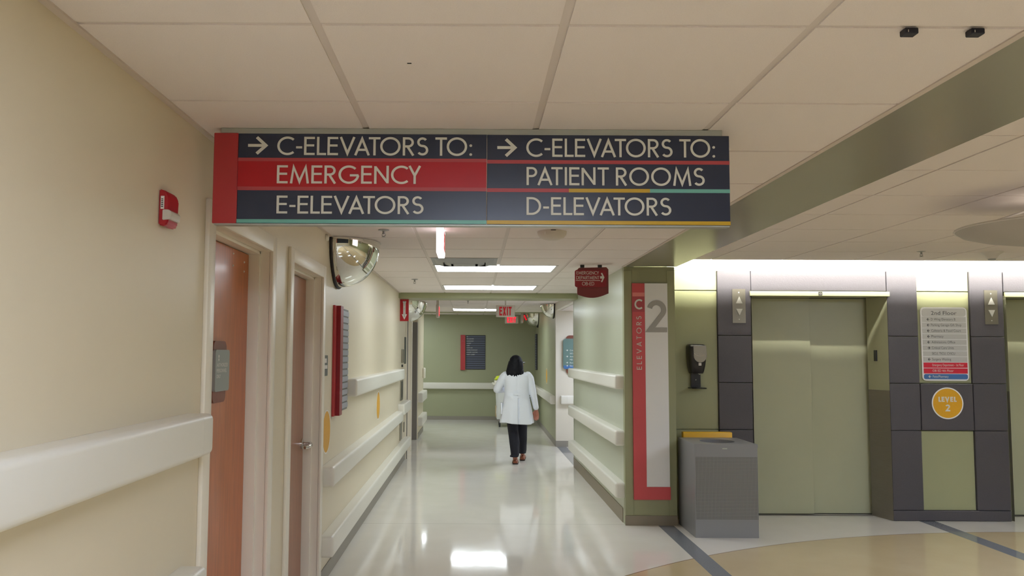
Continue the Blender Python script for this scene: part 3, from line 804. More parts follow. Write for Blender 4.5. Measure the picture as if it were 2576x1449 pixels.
# ---------------------------------------------------------------- small wall plates
t = thing('door_sign', 'grey AUTHORIZED PERSONNEL ONLY plate on the nearer wooden door', 'sign', (XD, 3.54, 1.34))
FD = face_left(XD)
bm = NB(); prism(bm, rrect(3.44, 3.62, 1.335, 1.60, .03), FD, .0005, .012); obj('backer', bm, M['brown'], t)
bm = NB(); prism(bm, rrect(3.42, 3.615, 1.385, 1.562, .014), FD, .016, .028); fp = obj('plate', bm, M['greyplate'], t)
bm = NB(); prism(bm, rrect(3.43, 3.60, 1.39, 1.557, .014), FD, .0125, .0155); obj('spacer', bm, M['black'], t)  # black layer stands in for the shadow at the plate edge
bm = NB()
for i, (s, w) in enumerate((('AUTHORIZED', .150), ('PERSONNEL', .138), ('ONLY', .055))): typed(bm, s, 3.438, 1.490 - i * .024, .0155, FD, .0285, width=w)
prism(bm, circ(3.462, 1.534, .007, 16), FD, .0282, .0288); prism(bm, circ(3.462, 1.520, .006, 16), FD, .0282, .0288)
obj('lettering', bm, M['letter'], fp)
t = thing('room_plate', 'small dark grey room number plate between second door and directory', 'sign', (XL, 5.56, 1.39))
bm = NB(); prism(bm, rrect(5.460, 5.625, 1.395, 1.535, .010), FW, .0005, .006); obj('plate', bm, M['darkplate'], t)
bm = NB(); prism(bm, [(5.49, 1.484), (5.575, 1.484), (5.575, 1.514), (5.49, 1.514)], FW, .0065, .0075); prism(bm, [(5.485, 1.444), (5.60, 1.444), (5.60, 1.468), (5.485, 1.468)], FW, .0065, .0075); obj('paper_label', bm, M['paper'], t)

t = thing('fire_alarm_strobe', 'red fire alarm strobe high on the left wall', 'fire alarm', (XL, 2.615, 1.955))
bm = NB()
prism(bm, [(0.0, 1.957), (.022, 1.953), (.031, 1.962), (.034, 2.045), (.024, 2.066), (0, 2.074)], lambda u, v, d: Vector((XL + .001 + u, d, v)), 2.577, 2.662)
bmesh.ops.bevel(bm, geom=bm.edges[:], offset=.004, segments=2, affect='EDGES')
obj('housing', bm, M['alarm'], t, smooth=40)
bm = NB(); prism(bm, [(.014, 1.972), (.040, 1.975), (.043, 1.998), (.034, 2.006), (.014, 2.006)], lambda u, v, d: Vector((XL + .001 + u, d, v)), 2.572, 2.655)
bmesh.ops.bevel(bm, geom=bm.edges[:], offset=.002, segments=2, affect='EDGES'); obj('strobe_lens', bm, M['lens'], t, smooth=40)
bm = NB(); box(bm, XL + .008, XL + .019, 2.5745, 2.5765, 2.008, 2.050); obj('paper_label', bm, M['paper'], t)
bm = NB()
for k in range(5): box(bm, XL + .010, XL + .016, 2.5735, 2.5742, 2.014 + k * .006, 2.017 + k * .006)
obj('print', bm, M['ink'], t)

# ---------------------------------------------------------------- dome mirrors
def dome(label, x, y, z, R, side, depth=1.0):
    t = thing('dome_mirror', label, 'mirror', (x, y, z - R))
    bm = NB(); n1, n2 = 28, 22
    vs = []
    for i in range(n2 + 1):                       # polar from rim (0) to tip
        a = (PI / 2) * i / n2
        row = []
        for j in range(n1 + 1):
            b = PI * j / n1                       # along the wall half circle
            dx = math.sin(a) ** .9 * R * depth
            rho = R * math.cos(a)
            row.append(bm.verts.new((x + side * (.014 + dx), y - rho * math.cos(b), z - rho * math.sin(b))))
        vs.append(row)
    for i in range(n2):
        for j in range(n1):
            bm.faces.new((vs[i][j], vs[i][j + 1], vs[i + 1][j + 1], vs[i + 1][j]))
    bmesh.ops.remove_doubles(bm, verts=bm.verts, dist=1e-5)
    obj('dome', bm, M['mirror'], t, smooth=True)
    bm = NB(); pts = [(x + side * .012, y - (R + .004) * math.cos(PI * j / 24), z - (R + .004) * math.sin(PI * j / 24)) for j in range(25)]
    tube(bm, pts, .010, 8); obj('rim', bm, M['rubber'], t, smooth=True)
    bm = NB()
    tp = [(x + side * (.014 + R * depth * math.sin(PI * j / 24)), y - R * math.cos(PI * j / 24), z + .002) for j in range(25)]
    tube(bm, tp, .005, 6); obj('top_rim', bm, M['fixture'], t, smooth=True)
    return t
dome('large half-dome convex mirror high on the left wall past the second door', XL, 5.96, ZC - .008, .325, 1, .93)
dome('half-dome convex mirror behind the red extinguisher flag on the left', XL, 12.25, 2.33, .30, 1, .95)
dome('small half-dome convex mirror at the far right wall corner', 1.39, 14.15, 2.41, .23, -1, .95)
dome('farthest half-dome convex mirror, right of the exit signs', 1.445, 18.3, 2.465, .31, -1, 1.0)
o = obj('wall_sensor', (lambda b: (lathe(b, [(0, .022), (.018, .02), (.024, .01), (.024, .001), (0, .001)], (XL, 5.50, 2.335), 'X', 20), b)[-1])(NB()), M['white_plastic'], smooth=40)
tag(o, 'small white round sensor on the wall in front of the large mirror', 'sensor')

# ---------------------------------------------------------------- exit signs
def exit_sign(label, kind, x, y, z0, z1, zc, w=.30, back=M['exitred']):
    t = thing('exit_sign', label, 'exit sign', (x, y, z0))
    if kind == 'front':
        obj('housing', B(x - w / 2, x + w / 2, y, y + .045, z0, z1, bev=.006), M['exitbody'], t, smooth=40)
        f = face_front(y); bm = NB()
        hh = z1 - z0
        letters(bm, 'EXIT', x - w * .33, x + w * .33, z0 + hh * .13, z0 + hh * .87, f, .0005, .002, w=.2, gap=.12)
        obj('lettering', bm, back, t)
        obj('canopy', box(B(x - .012, x + .012, y + .012, y + .034, z1 + .0005, zc - .012), x - .07, x + .07, y + .0, y + .045, zc - .0118, zc - .0006), M['exitbody'], t)
    else:
        obj('housing', B(x - .022, x + .022, y, y + w, z0, z1, bev=.006), back if kind == 'glow' else M['exitbody'], t, smooth=40)
        f = lambda u, v, d: Vector((x + .022 + d, u, v))
        bm = NB()
        if kind == 'glow':
            prism(bm, [(y + .012, z0 + .012), (y + w - .012, z0 + .012), (y + w - .012, z1 - .012), (y + .012, z1 - .012)], f, .0003, .002); obj('face', bm, M['exitface'], t); bm = NB()
        letters(bm, 'EXIT', y + w * .14, y + w * .86, z0 + .03, z1 - .03, f, .0025, .004, w=.2, gap=.12)
        obj('lettering', bm, M['pink'] if kind == 'glow' else M['exitred'], t)
        obj('canopy', B(x - .02, x + .02, y + w * .3, y + w * .7, z1 + .0005, zc - .0006), M['exitbody'], t)
exit_sign('white exit sign with dull red letters hanging beyond the green beam', 'front', .502, 13.0, 2.14, 2.33, 2.42, back=M['exitdull'])
exit_sign('far exit sign with glowing red letters behind the nearer one', 'front', .84, 18.2, 2.232, 2.40, 2.478)
exit_sign('bright white exit sign seen edge-on behind the big overhead sign', 'glow', -.220, 5.10, 2.185, 2.36, ZC, back=M['exitglow'])
exit_sign('far edge-on exit sign glowing red at the left of the corridor', 'edge', -.585, 12.9, 2.13, 2.325, 2.42)
exit_sign('edge-on exit sign to the right of the far glowing one', 'edge', 1.08, 18.2, 2.245, 2.45, 2.478)

# extinguisher flag sign
t = thing('extinguisher_sign', 'red FIRE EXTINGUISHER flag sign with white arrow on the left wall', 'sign', (XL, 11.12, 1.99))
obj('panel', B(XL + .001, XL + .118, 11.10, 11.112, 1.992, 2.290, bev=.001, seg=1), M['redbright'], t)
FE = face_front(11.10); cx = XL + .060
bm = NB(); prism(bm, [(cx - .022, 2.265), (cx + .022, 2.265), (cx + .022, 2.245), (cx + .016, 2.240), (cx + .016, 2.085), (cx + .036, 2.085), (cx, 2.01), (cx - .036, 2.085), (cx - .016, 2.085), (cx - .016, 2.240), (cx - .022, 2.245)], FE, .0005, .0012)
obj('arrow', bm, M['paper'], t)
bm = NB()
letters(bm, 'FIRE', cx - .019, cx + .019, 2.249, 2.262, FE, .0014, .002, w=.16)
for i, ch in enumerate('EXTINGUISHER'):
    if ch in glyphs(.16): letters(bm, ch, cx - (.005 if ch != 'I' else .001), cx + (.005 if ch != 'I' else .001), 2.228 - i * .0165, 2.239 - i * .0165, FE, .0014, .002, w=.18)
    else: typed(bm, ch, cx - .005, 2.228 - i * .0165, .011, FE, .0016, width=.010)
obj('lettering', bm, M['ink'], t)

# items on the left wall beyond the handrail
t = thing('wall_control', 'grey metal call panel on the left wall above the far end of the handrail', 'control panel', (XL, 11.53, 1.42))
obj('plate', B(XL + .0005, XL + .02, 11.37, 11.69, 1.42, 1.61, bev=.003), M['steelplate'], t)
obj('socket', B(XL + .0005, XL + .016, 11.42, 11.52, 1.36, 1.395, bev=.002), M['black'], t)
o = tag(obj('braille_plate', B(XL + .0005, XL + .012, 11.86, 12.05, 1.40, 1.79, bev=.003), M['darkplate']), 'tall dark plate beside the grey call panel on the left wall', 'sign')
t = thing('extinguisher_cabinet', 'slim steel cabinet door edge under the upper handrail on the left wall', 'cabinet', (XL, 11.4, .90))
obj('cabinet_frame', B(XL + .0005, XL + .012, 11.25, 11.60, .90, 1.19, bev=.002), M['steelplate'], t)
obj('glass', B(XL + .0125, XL + .016, 11.31, 11.54, .94, 1.16), M['black'], t)
tag(obj('wall_plate', B(XL + .0005, XL + .012, 11.22, 11.50, .36, .60, bev=.002), M['steelplate']), 'steel cover plate low on the left wall between the rails', 'wall plate')
tag(obj('wall_outlet', B(XL + .0005, XL + .012, 11.82, 11.92, .42, .56, bev=.002), M['steelplate']), 'narrow outlet plate low on the left wall beyond the steel cover plate', 'outlet')
o = tag(obj('sanitizer_dispenser', B(-1.019, -.965, 16.2, 16.33, 1.06, 1.27, bev=.02, seg=3), M['white_plastic'], smooth=40), 'small white dispenser at the corner of the far left wall', 'soap dispenser')

# beige wall sign
t = thing('wall_sign', 'teal rounded direction sign on brown backer on the beige side wall', 'sign', (1.75, 13.8, 1.22))
FG = face_front(13.8)
bm = NB(); prism(bm, rrect(1.56, 2.06, 1.215, 1.87, .06), FG, .001, .02); obj('backer', bm, M['brown'], t)
bm = NB(); prism(bm, rrect(1.507, 2.11, 1.30, 1.815, .05), FG, .0205, .04); pl = obj('plate', bm, M['sage'], t)
bm = NB(); prism(bm, rrect(1.512, 2.105, 1.305, 1.365, .028), FG, .0408, .0414); obj('blue_row', bm, M['dirblue'], pl)
bm = NB()
for i, (ar, s) in enumerate(((1, 'Critical Care'), (0, 'SICU, TICU'), (1, 'Ambulatory'), (0, 'MD Rooms'), (1, 'Rooms'), (1, 'Elevators'))):
    v = 1.605 - i * .052
    typed(bm, s, 1.62, v, .024, FG, .042)
    if ar: arrow(bm, 1.555, 1.59, v, v + .026, FG, .0415, .042, w=.2)
obj('lettering', bm, M['letter'], pl)

# hanging emergency department sign
t = thing('hanging_sign', 'maroon EMERGENCY DEPARTMENT OB-ED sign hanging from the ceiling', 'sign', (1.07, 7.4, 2.06))
# sized on the plane y = 7.4
YE = 7.38
FE = face_front(YE)
bm = NB()
pts = rrect(.935, 1.223, 2.125, 2.345, .02, 3)
curve = [(.940 + (1.223 - .940) * i / 12, 2.128 - .035 - .035 * math.sin(PI * i / 12) + .012 * (i / 12)) for i in range(13)]
poly = [(1.223, 2.325), (1.205, 2.345), (.955, 2.338), (.938, 2.320), (.938, 2.11)] + curve
prism(bm, poly, FE, -.012, -.001); bk = obj('backer', bm, M['maroon2'], t)
bm = NB(); prism(bm, rrect(.915, 1.205, 2.160, 2.318, .02), FE, .0, .010); fp = obj('plate', bm, M['maroon'], t)
bm = NB()
letters(bm, 'EMERGENCY', .930, 1.135, 2.276, 2.306, FE, .0102, .012, w=.10, gap=.12)
letters(bm, 'DEPARTMENT', .928, 1.138, 2.232, 2.262, FE, .0102, .012, w=.10, gap=.10)
letters(bm, 'OB-ED', .980, 1.092, 2.176, 2.208, FE, .0102, .012, w=.10, gap=.12)
prism(bm, [(.924, 2.219), (1.146, 2.219), (1.146, 2.2235), (.924, 2.2235)], FE, .0102, .0115)
stroke(bm, [(1.146, 2.250), (1.170, 2.250)], .022, FE, .0102, .012)
stroke(bm, [(1.158, 2.290), (1.178, 2.250), (1.158, 2.208)], .012, FE, .0102, .012)
obj('lettering', bm, M['letter'], fp)
for xx in (.985, 1.145): obj('clip', B(xx - .018, xx + .018, YE - .006, YE + .016, 2.340, ZC - .0008), M['black'], t)

# ---------------------------------------------------------------- ceiling fittings
t = thing('ceiling_detector', 'round white dome detector on the ceiling right of centre behind the big sign', 'detector', (.517, 5.38, 2.31))
bm = NB(); lathe(bm, [(0, -.058), (.045, -.054), (.078, -.042), (.094, -.022), (.098, -.0006), (0, -.0006)], (.517, 5.38, ZC), 'Z', 40); obj('cover', bm, M['exitbody'], t, smooth=40)
obj('slot', B(.500, .532, 5.275, 5.2835, ZC - .006, ZC - .002), M['black'], t)
obj('mark', B(.462, .466, 5.296, 5.304, ZC - .030, ZC - .012), M['paper'], t)
def sprinkler(label, x, y, z, group=None):
    t = thing('sprinkler', label, 'sprinkler', (x, y, z - .06))
    bm = NB(); lathe(bm, [(0, -.001), (.036, -.001), (.036, -.005), (.012, -.010), (0, -.010)], (x, y, z), 'Z', 20); obj('escutcheon', bm, M['duct'], t, smooth=40)
    bm = NB(); tube(bm, [(x, y, z - .0105), (x, y, z - .030)], .008, 10)
    for s in (-1, 1): tube(bm, [(x + s * .008, y, z - .026), (x + s * .013, y, z - .036), (x, y, z - .046)], .0025, 6)
    obj('body', bm, M['duct'], t)
    bm = NB(); lathe(bm, [(0, -.047), (.014, -.047), (.014, -.050), (0, -.050)], (x, y, z), 'Z', 16); obj('deflector', bm, M['duct'], t)
sprinkler('sprinkler head on the ceiling behind the red left half of the big sign', -.600, 5.33, ZC)
sprinkler('sprinkler head on the ceiling left of the lit panel', -.655, 8.9, ZC)
sprinkler('sprinkler head beyond the green cross beam', -.10, 13.2, 2.42)
sprinkler('sprinkler head on the lobby ceiling above the elevators', 3.79, 6.85, 2.44)
t = thing('ceiling_speaker', 'small white cone fitting on the lobby ceiling near the bowl light', 'ceiling fitting', (4.40, 6.87, 2.36))
bm = NB(); lathe(bm, [(0, -.0006), (.094, -.0006), (.090, -.010), (.052, -.034), (.036, -.062), (0, -.062)], (4.40, 6.87, 2.44), 'Z', 32); obj('cone', bm, M['fixture'], t, smooth=40)
bm = NB(); lathe(bm, [(0, -.0625), (.030, -.0625), (.028, -.072), (0, -.072)], (4.40, 6.87, 2.44), 'Z', 24); obj('nozzle', bm, M['duct'], t, smooth=40)

t = thing('air_diffuser', 'square grey metal air diffuser in front of the first ceiling light', 'air vent', (-.09, 7.16, 2.33))
bm = NB(); x0, x1, y0, y1 = -.375, .200, 6.89, 7.43
for k, (ins, zz) in enumerate(((0, 0), (.07, .0), (.13, 0))): pass
def sq_ring(bm, a, b, za, zb):
    """sloping square ring between inset a and b"""
    P = lambda i, z: [(x0 + i, y0 + i, z), (x1 - i, y0 + i, z), (x1 - i, y1 - i, z), (x0 + i, y1 - i, z)]
    p, q = P(a, za), P(b, zb)
    va = [bm.verts.new(v) for v in p]; vb = [bm.verts.new(v) for v in q]
    vc = [bm.verts.new((v[0], v[1], v[2] + .0015)) for v in p]; vd = [bm.verts.new((v[0], v[1], v[2] + .0015)) for v in q]
    for i in range(4):
        j = (i + 1) % 4
        bm.faces.new((va[i], va[j], vb[j], vb[i])); bm.faces.new((vc[i], vd[i], vd[j], vc[j]))
        bm.faces.new((va[i], vc[i], vc[j], va[j])); bm.faces.new((vb[i], vb[j], vd[j], vd[i]))
sq_ring(bm, 0, .03, ZC - .003, ZC - .004); sq_ring(bm, .03, .10, ZC - .004, ZC - .028)
obj('outer_cone', bm, M['duct'], t)
bm = NB(); sq_ring(bm, .11, .17, ZC - .012, ZC - .034); obj('middle_cone', bm, M['duct'], t)
obj('core', B(x0 + .19, x1 - .19, y0 + .18, y1 - .18, ZC - .034, ZC - .031), M['duct'], t)
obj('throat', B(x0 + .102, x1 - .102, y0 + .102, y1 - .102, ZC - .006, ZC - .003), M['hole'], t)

for xx, lab in ((1.085, 'left of two small black clips on the ceiling grid, top right'), (1.250, 'right of two small black clips on the ceiling grid, top right')):
    t = thing('ceiling_clip', lab, 'ceiling clip', (xx, 1.99, ZC - .028))
    obj('body', B(xx - .017, xx + .017, 1.968, 1.996, ZC - .016, ZC - .0008, bev=.002, seg=1), M['blue'], t)
    obj('pin', B(xx - .012, xx - .010, 1.9640, 1.9648, ZC - .014, ZC - .008), M['chrome'], t)
tag(obj('ceiling_scuff', B(-.192, -.180, 2.235, 2.241, ZC - .0012, ZC - .0004), M['ink']), 'tiny black chip mark on the ceiling tile above the big sign', 'mark')

# bowl pendant in the lobby
bx, by, bz, R = 3.21, 4.42, 2.262, .50
t = thing('pendant_light', 'shallow pale bowl light hanging from the lobby ceiling at the right edge', 'pendant light', (bx, by, bz - .09))
bm = NB(); prof = [(R, .0), (R * .93, -.028), (R * .75, -.055), (R * .5, -.078), (R * .25, -.088), (.001, -.09)]
lathe(bm, prof + [(q[0], q[1] + .006) for q in prof[::-1]], (bx, by, bz), 'Z', 64); bowl = obj('bowl', bm, M['bowl'], t, smooth=50)
bm = NB(); tube(bm, [(bx + R * math.cos(2 * PI * k / 48), by + R * math.sin(2 * PI * k / 48), bz) for k in range(49)], .006, 6); obj('rim', bm, M['fixture'], t, smooth=True)
bm = NB()
for k in range(3):
    a = 2 * PI * k / 3 + 2.6
    tube(bm, [(bx + R * .9 * math.cos(a), by + R * .9 * math.sin(a), bz + .004), (bx, by, bz + .15)], .007, 6)
obj('hanger_arm', bm, M['fixture'], t)
bm = NB(); lathe(bm, [(0, -.02), (.14, -.02), (.14, -.035), (0, -.035)], (bx, by, bz), 'Z', 32); obj('lamp', bm, M['bowl_lamp'], t)  # glowing disc added to lift the shade on the ceiling above the bowl
bm = NB(); lathe(bm, [(0, .172), (.06, .172), (.05, .155), (.015, .15), (.015, .14), (0, .14)], (bx, by, bz), 'Z', 24); obj('canopy', bm, M['fixture'], t, smooth=40)

# ---------------------------------------------------------------- elevators
def elevator(label, a, b, num, seam, right_jamb=True):
    t = thing('elevator_entrance', label, 'elevator', ((a + b) / 2, YW, 0))
    w = b - a
    # doors: the left one runs in front of the right one
    dl = obj('door_panel', B(a + .002, seam + .02, YD - .001, YD + .028, .012, EH - .008, bev=.002, seg=1), M['doorgreen'], t)
    dr = obj('door_panel', B(seam + .001, b - .002, YD + .032, YD + .06, .012, EH - .008, bev=.002, seg=1), M['doorgreen'], t)
    # jambs (splayed), upper painted, lower steel
    for s, xo, xi in ((0, a + .001, a + .055), (1, b - .001, b - .075)):
        for z0, z1, m, nm in ((0.001, 1.22, 'steel', 'jamb_kick_plate'), (1.221, EH - .006, 'doorgreen', 'jamb')):
            bm = NB(); pts = [(xo, YW - .018), (xi, YD + .0 - .006), (xo, YD - .006)]
            if s: pts = pts[::-1]
            prism(bm, pts, lambda u, v, d: Vector((u, v, d)), z0, z1)
            j = obj(nm, bm, M[m], t)
    obj('head_soffit', B(a + .001, b - .001, YW - .018, YD - .006, EH - .004, EH + .008), M['doorgreen'], t)
    tr = obj('head_trim', B(a - .018, b + .018, YW - .040, YW - .0225, EH - .006, EH + .038, bev=.002, seg=1), M['lightgreen'], t)
    obj('sill', B(a + .06, b - .08, YD - .04, YD - .004, .0005, .004), M['steel'], t)
    cx = (a + b) / 2
    if num:
        f = face_front(YW - .040)
        bm = NB(); prism(bm, [(cx - .015, EH - .001), (cx + .022, EH - .001), (cx + .022, EH + .034), (cx - .015, EH + .034)], f, .0004, .0018); pl = obj('number_plate', bm, M['ink'], tr)
        bm = NB(); typed(bm, num, cx + .0035, EH + .007, .018, f, .002, align='C'); obj('lettering', bm, M['letter'], pl)
        obj('jamb_sensor', B(b - .055, b - .040, YW + .12, YW + .16, 1.50, 1.605), M['black'], t)
    return t
elevator('olive green elevator doors in a charcoal surround, right of the bin', E1[0], E1[1], '12', 3.305)
elevator('second elevator cut off by the right edge of the photo', E2[0], E2[1], None, 5.75)
def call_plate(label, x0, x1):
    t = thing('call_button_plate', label, 'elevator button', ((x0 + x1) / 2, YW - .022, 1.857))
    f = face_front(YW - .0225)
    bm = NB(); prism(bm, [(x0, 1.857), (x1, 1.857), (x1, 2.183), (x0, 2.183)], f, .0005, .004); obj('plate', bm, M['steelplate'], t)
    c = (x0 + x1) / 2
    bm = NB(); prism(bm, [(c - .030, 2.045), (c + .032, 2.045), (c + .002, 2.112)], f, .0045, .010); obj('up_arrow', bm, M['letter'], t)
    bm = NB(); prism(bm, [(c - .030, 1.993), (c + .032, 1.993), (c + .002, 1.926)], f, .0045, .010); obj('down_arrow', bm, M['letter'], t)
    bm = NB(); prism(bm, circ(c, 2.150, .006, 12), f, .0045, .006); prism(bm, circ(c, 1.892, .006, 12), f, .0045, .006); obj('screw', bm, M['letter'], t)
call_plate('steel elevator arrow plate left of the elevator doors', 2.474, 2.600)
call_plate('steel elevator arrow plate on the pier beside the right elevator', 4.890, 5.016)

# ---------------------------------------------------------------- soap dispenser
t = thing('hand_sanitizer_dispenser', 'black hand sanitizer dispenser with drip tray on the green wall', 'soap dispenser', (2.11, YW, 1.23))
f = face_front(YW - .001)
bm = NB()
secs = [(1.645, .078, .020, .075), (1.655, .088, .02, .05), ]
rings = []
for z, hw, dep in ((1.375, .062, .070), (1.40, .070, .085), (1.45, .080, .098), (1.52, .087, .108), (1.58, .088, .108), (1.625, .086, .100), (1.645, .080, .085), (1.652, .07, .06)):
    c = Vector((2.118, YW, z)); ring = []
    n = 20
    for i in range(n):
        a = PI * i / (n - 1)
        ring.append(Vector((c.x - hw * math.copysign(abs(math.cos(a)) ** .45, math.cos(a)), YW - .001 - dep * abs(math.sin(a)) ** .45, z)))
    rings.append(ring)
loft(bm, rings); obj('cover', bm, M['black'], t, smooth=45)
bm = NB(); pr_ = [(2.072, 1.638), (2.190, 1.638), (2.198, 1.55)] + [(2.135 + .062 * math.cos(PI * i / 12), 1.545 - .065 * math.sin(PI * i / 12)) for i in range(13)] + [(2.074, 1.55)]
prism(bm, pr_, f, .1085, .114); obj('silver_window', bm, M['steelplate'], t)
bm = NB(); stroke(bm, [(2.078, 1.561), (2.10, 1.547), (2.125, 1.540), (2.15, 1.542), (2.192, 1.560)], .004, f, .1145, .117); obj('highlight_band', bm, M['chrome'], t)
bm = NB(); prism(bm, rrect(2.120, 2.146, 1.450, 1.476, .002), f, .102, .1085); obj('logo', bm, M['paper'], t)
bm = NB(); box(bm, 2.068, 2.158, YW - .030, YW - .001, 1.245, 1.374); obj('neck', bm, M['black'], t)
bm = NB(); prism(bm, [(2.070, 1.372), (2.085, 1.385), (2.155, 1.388), (2.162, 1.372), (2.15, 1.362), (2.130, 1.374), (2.09, 1.374)], f, .0315, .034); obj('metal_clip', bm, M['alu'], t)
bm = NB(); ball(bm, (2.112, YW - .0335, 1.314), .005, 1); obj('screw', bm, M['letter'], t)
bm = NB(); prism(bm, [(2.045, YW - .001), (2.205, YW - .001), (2.195, YW - .10), (2.155, YW - .125), (2.09, YW - .125), (2.055, YW - .10)], lambda u, v, d: Vector((u, v, d)), 1.232, 1.242); obj('drip_tray', bm, M['black'], t)

# ---------------------------------------------------------------- trash bin
BX0, BX1, BY0, BY1, BH = 1.893, 2.431, 7.035, 7.60, .788
t = thing('trash_bin', 'square grey perforated steel trash bin beside the pillar', 'trash bin', ((BX0 + BX1) / 2, (BY0 + BY1) / 2, 0))
bm = NB()
for a, b, c, d in ((BX0, BX1, BY0, BY0 + .004), (BX0, BX1, BY1 - .004, BY1), (BX0, BX0 + .004, BY0 + .004, BY1 - .004), (BX1 - .004, BX1, BY0 + .004, BY1 - .004)):
    box(bm, a, b, c, d, .004, BH - .03)
box(bm, BX0, BX1, BY0, BY1, 0, .0039)
obj('body', bm, M['bin'], t)
bm = NB(); prism(bm, [(BX0 + .004, .152), (BX1 - .004, .152), (BX1 - .004, .680), (BX0 + .004, .680)], face_front(BY0), .0004, .0012); obj('perforated_panel', bm, M['perf'], t)
# lid with round opening
bm = NB(); cx, cy, rr_ = (BX0 + BX1) / 2 - .0, BY0 + .255, .150
outer = []; inner = []; n = 48
hx, hy0, hy1 = (BX1 - BX0) / 2, BY0 - .003 - cy, BY1 + .003 - cy
for i in range(n):
    a = 2 * PI * i / n; c_, s_ = math.cos(a), math.sin(a)
    k = min((hx + .003) / abs(c_) if abs(c_) > 1e-6 else 9, (hy1 / s_ if s_ > 1e-6 else (hy0 / s_ if s_ < -1e-6 else 9)))
    outer.append((cx + c_ * k, cy + s_ * k)); inner.append((cx + rr_ * c_, cy + rr_ * s_))
for corner in ((BX0 - .003, BY0 - .003), (BX1 + .003, BY0 - .003), (BX1 + .003, BY1 + .003), (BX0 - .003, BY1 + .003)):
    j = min(range(n), key=lambda q: (outer[q][0] - corner[0]) ** 2 + (outer[q][1] - corner[1]) ** 2); outer[j] = corner
V = lambda p, z: bm.verts.new((p[0], p[1], z))
ot = [V(p, BH) for p in outer]; ob = [V(p, BH - .030) for p in outer]; it = [V(p, BH) for p in inner]; ib = [V(p, BH - .030) for p in inner]
for i in range(n):
    j = (i + 1) % n
    bm.faces.new((ot[i], ot[j], it[j], it[i])); bm.faces.new((ob[i], ib[i], ib[j], ob[j])); bm.faces.new((ot[i], ob[i], ob[j], ot[j])); bm.faces.new((it[i], it[j], ib[j], ib[i]))
obj('lid', bm, M['bin'], t)
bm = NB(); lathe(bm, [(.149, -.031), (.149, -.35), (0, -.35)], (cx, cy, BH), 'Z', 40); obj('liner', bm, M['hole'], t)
bm = NB(); prism(bm, rrect(2.130, 2.172, .746, .757, .004, 3), face_front(BY0), .0006, .003); obj('badge', bm, M['alu'], t)
o = tag(obj('wet_floor_sign', B(1.955, 2.415, 7.655, 7.72, 0, .832, bev=.008), M['binyellow'], smooth=40), 'folded yellow plastic sign standing behind the trash bin', 'floor sign')

# ---------------------------------------------------------------- cart
t = thing('cart', 'white sheeted utility cart beyond the walking woman', 'cart', (.80, 17.7, 0))
obj('tray', B(.40, 1.16, 17.35, 18.1, .895, .925, bev=.008), M['white_plastic'], t, smooth=40)
bm = NB(); rings = []
for z, g in ((.16, .015), (.30, .03), (.5, .02), (.7, .03), (.893, .0)):
    rings.append([Vector((.80 + (.29 + g + .008 * math.sin(9 * a + z * 7)) * math.copysign(abs(math.cos(a)) ** .5, math.cos(a)), 17.72 + (.30 + g) * math.copysign(abs(math.sin(a)) ** .5, math.sin(a)), z)) for a in [2 * PI * i / 48 for i in range(48)]])
loft(bm, rings); obj('cover', bm, M['sheet'], t, smooth=50)
obj('shelf', B(.50, 1.10, 17.42, 18.02, .125, .158, bev=.004), M['stone_grey'], t)
for k, (xx, yy) in enumerate(((.56, 17.48), (1.04, 17.48), (.56, 17.96), (1.04, 17.96))):
    bm = NB(); lathe(bm, [(0, -.014), (.045, -.014), (.050, -.008), (.050, .008), (.045, .014), (0, .014)], (xx, yy, .050), 'X', 20)
    w_ = obj('caster', bm, M['black'], t, smooth=40)
    obj('fork', B(xx - .018, xx + .018, yy - .012, yy + .012, .101, .124), M['stone_grey'], w_)
o = obj('tan_bag', B(.468, .50, 17.55, 17.8, .20, .44, bev=.012), M['tan'], t, smooth=40)
tag(obj('plastic_tub', B(.44, .66, 17.40, 17.6, .926, .985, bev=.008), M['white_plastic'], smooth=40), 'small white tub on the cart top', 'tub')
bm = NB(); ball(bm, (.56, 17.50, 1.028), (.13, .09, .042), 3)
for v in bm.verts: v.co += Vector((.012 * math.sin(v.co.x * 60), .01 * math.sin(v.co.z * 90), .012 * math.sin(v.co.x * 45 + v.co.y * 30) + .25 * (v.co.x - .56) * .6))
zmin = min(v.co.z for v in bm.verts)
for v in bm.verts: v.co.z += .987 - zmin
tag(obj('lime_package', bm, M['lime'], smooth=True), 'crumpled lime yellow package on the white tub on the cart', 'package')

# ---------------------------------------------------------------- the woman
PX, PY = .612, 11.66
t = thing('person', 'woman in a white lab coat and dark trousers walking away down the corridor', 'person', (PX, PY, 0))
def P(x, y, z): return Vector((x, PY + y, z))
def H(x, y, z):                                                            # points of the face on the turned head
    c, s_ = math.cos(-.80), math.sin(-.80)
    return Vector((.603 + (x - .603) * c - (y - .01) * s_, PY + .01 + (x - .603) * s_ + (y - .01) * c, z))
Lsh, Rsh = P(.43, 0, 1.255), P(.79, 0, 1.255)
Lel, Rel = P(.335, .03, 1.045), P(.845, -.01, 1.0)
Lwr, Rwr = P(.46, .25, 1.03), P(.893, .02, .765)
Lhp, Rhp = P(.53, 0, .80), P(.69, 0, .80)
Lkn, Rkn = P(.562, .03, .44), P(.702, .16, .45)
Lan, Ran = P(.592, -.03, .075), P(.714, .36, .11)
bm = NB()
limb(bm, [P(.61, 0, .80), P(.61, .0, .95), P(.61, .0, 1.12), P(.61, 0, 1.23)], [.115, .095, .10, .070])
limb(bm, [P(.61, 0, 1.22), P(.605, .01, 1.33), P(.60, .015, 1.38)], [.07, .047, .05])
for sh, el, wr in ((Lsh, Lel, Lwr), (Rsh, Rel, Rwr)): limb(bm, [P(.61, 0, 1.22), sh, el, wr], [.045, .036, .033, .025])
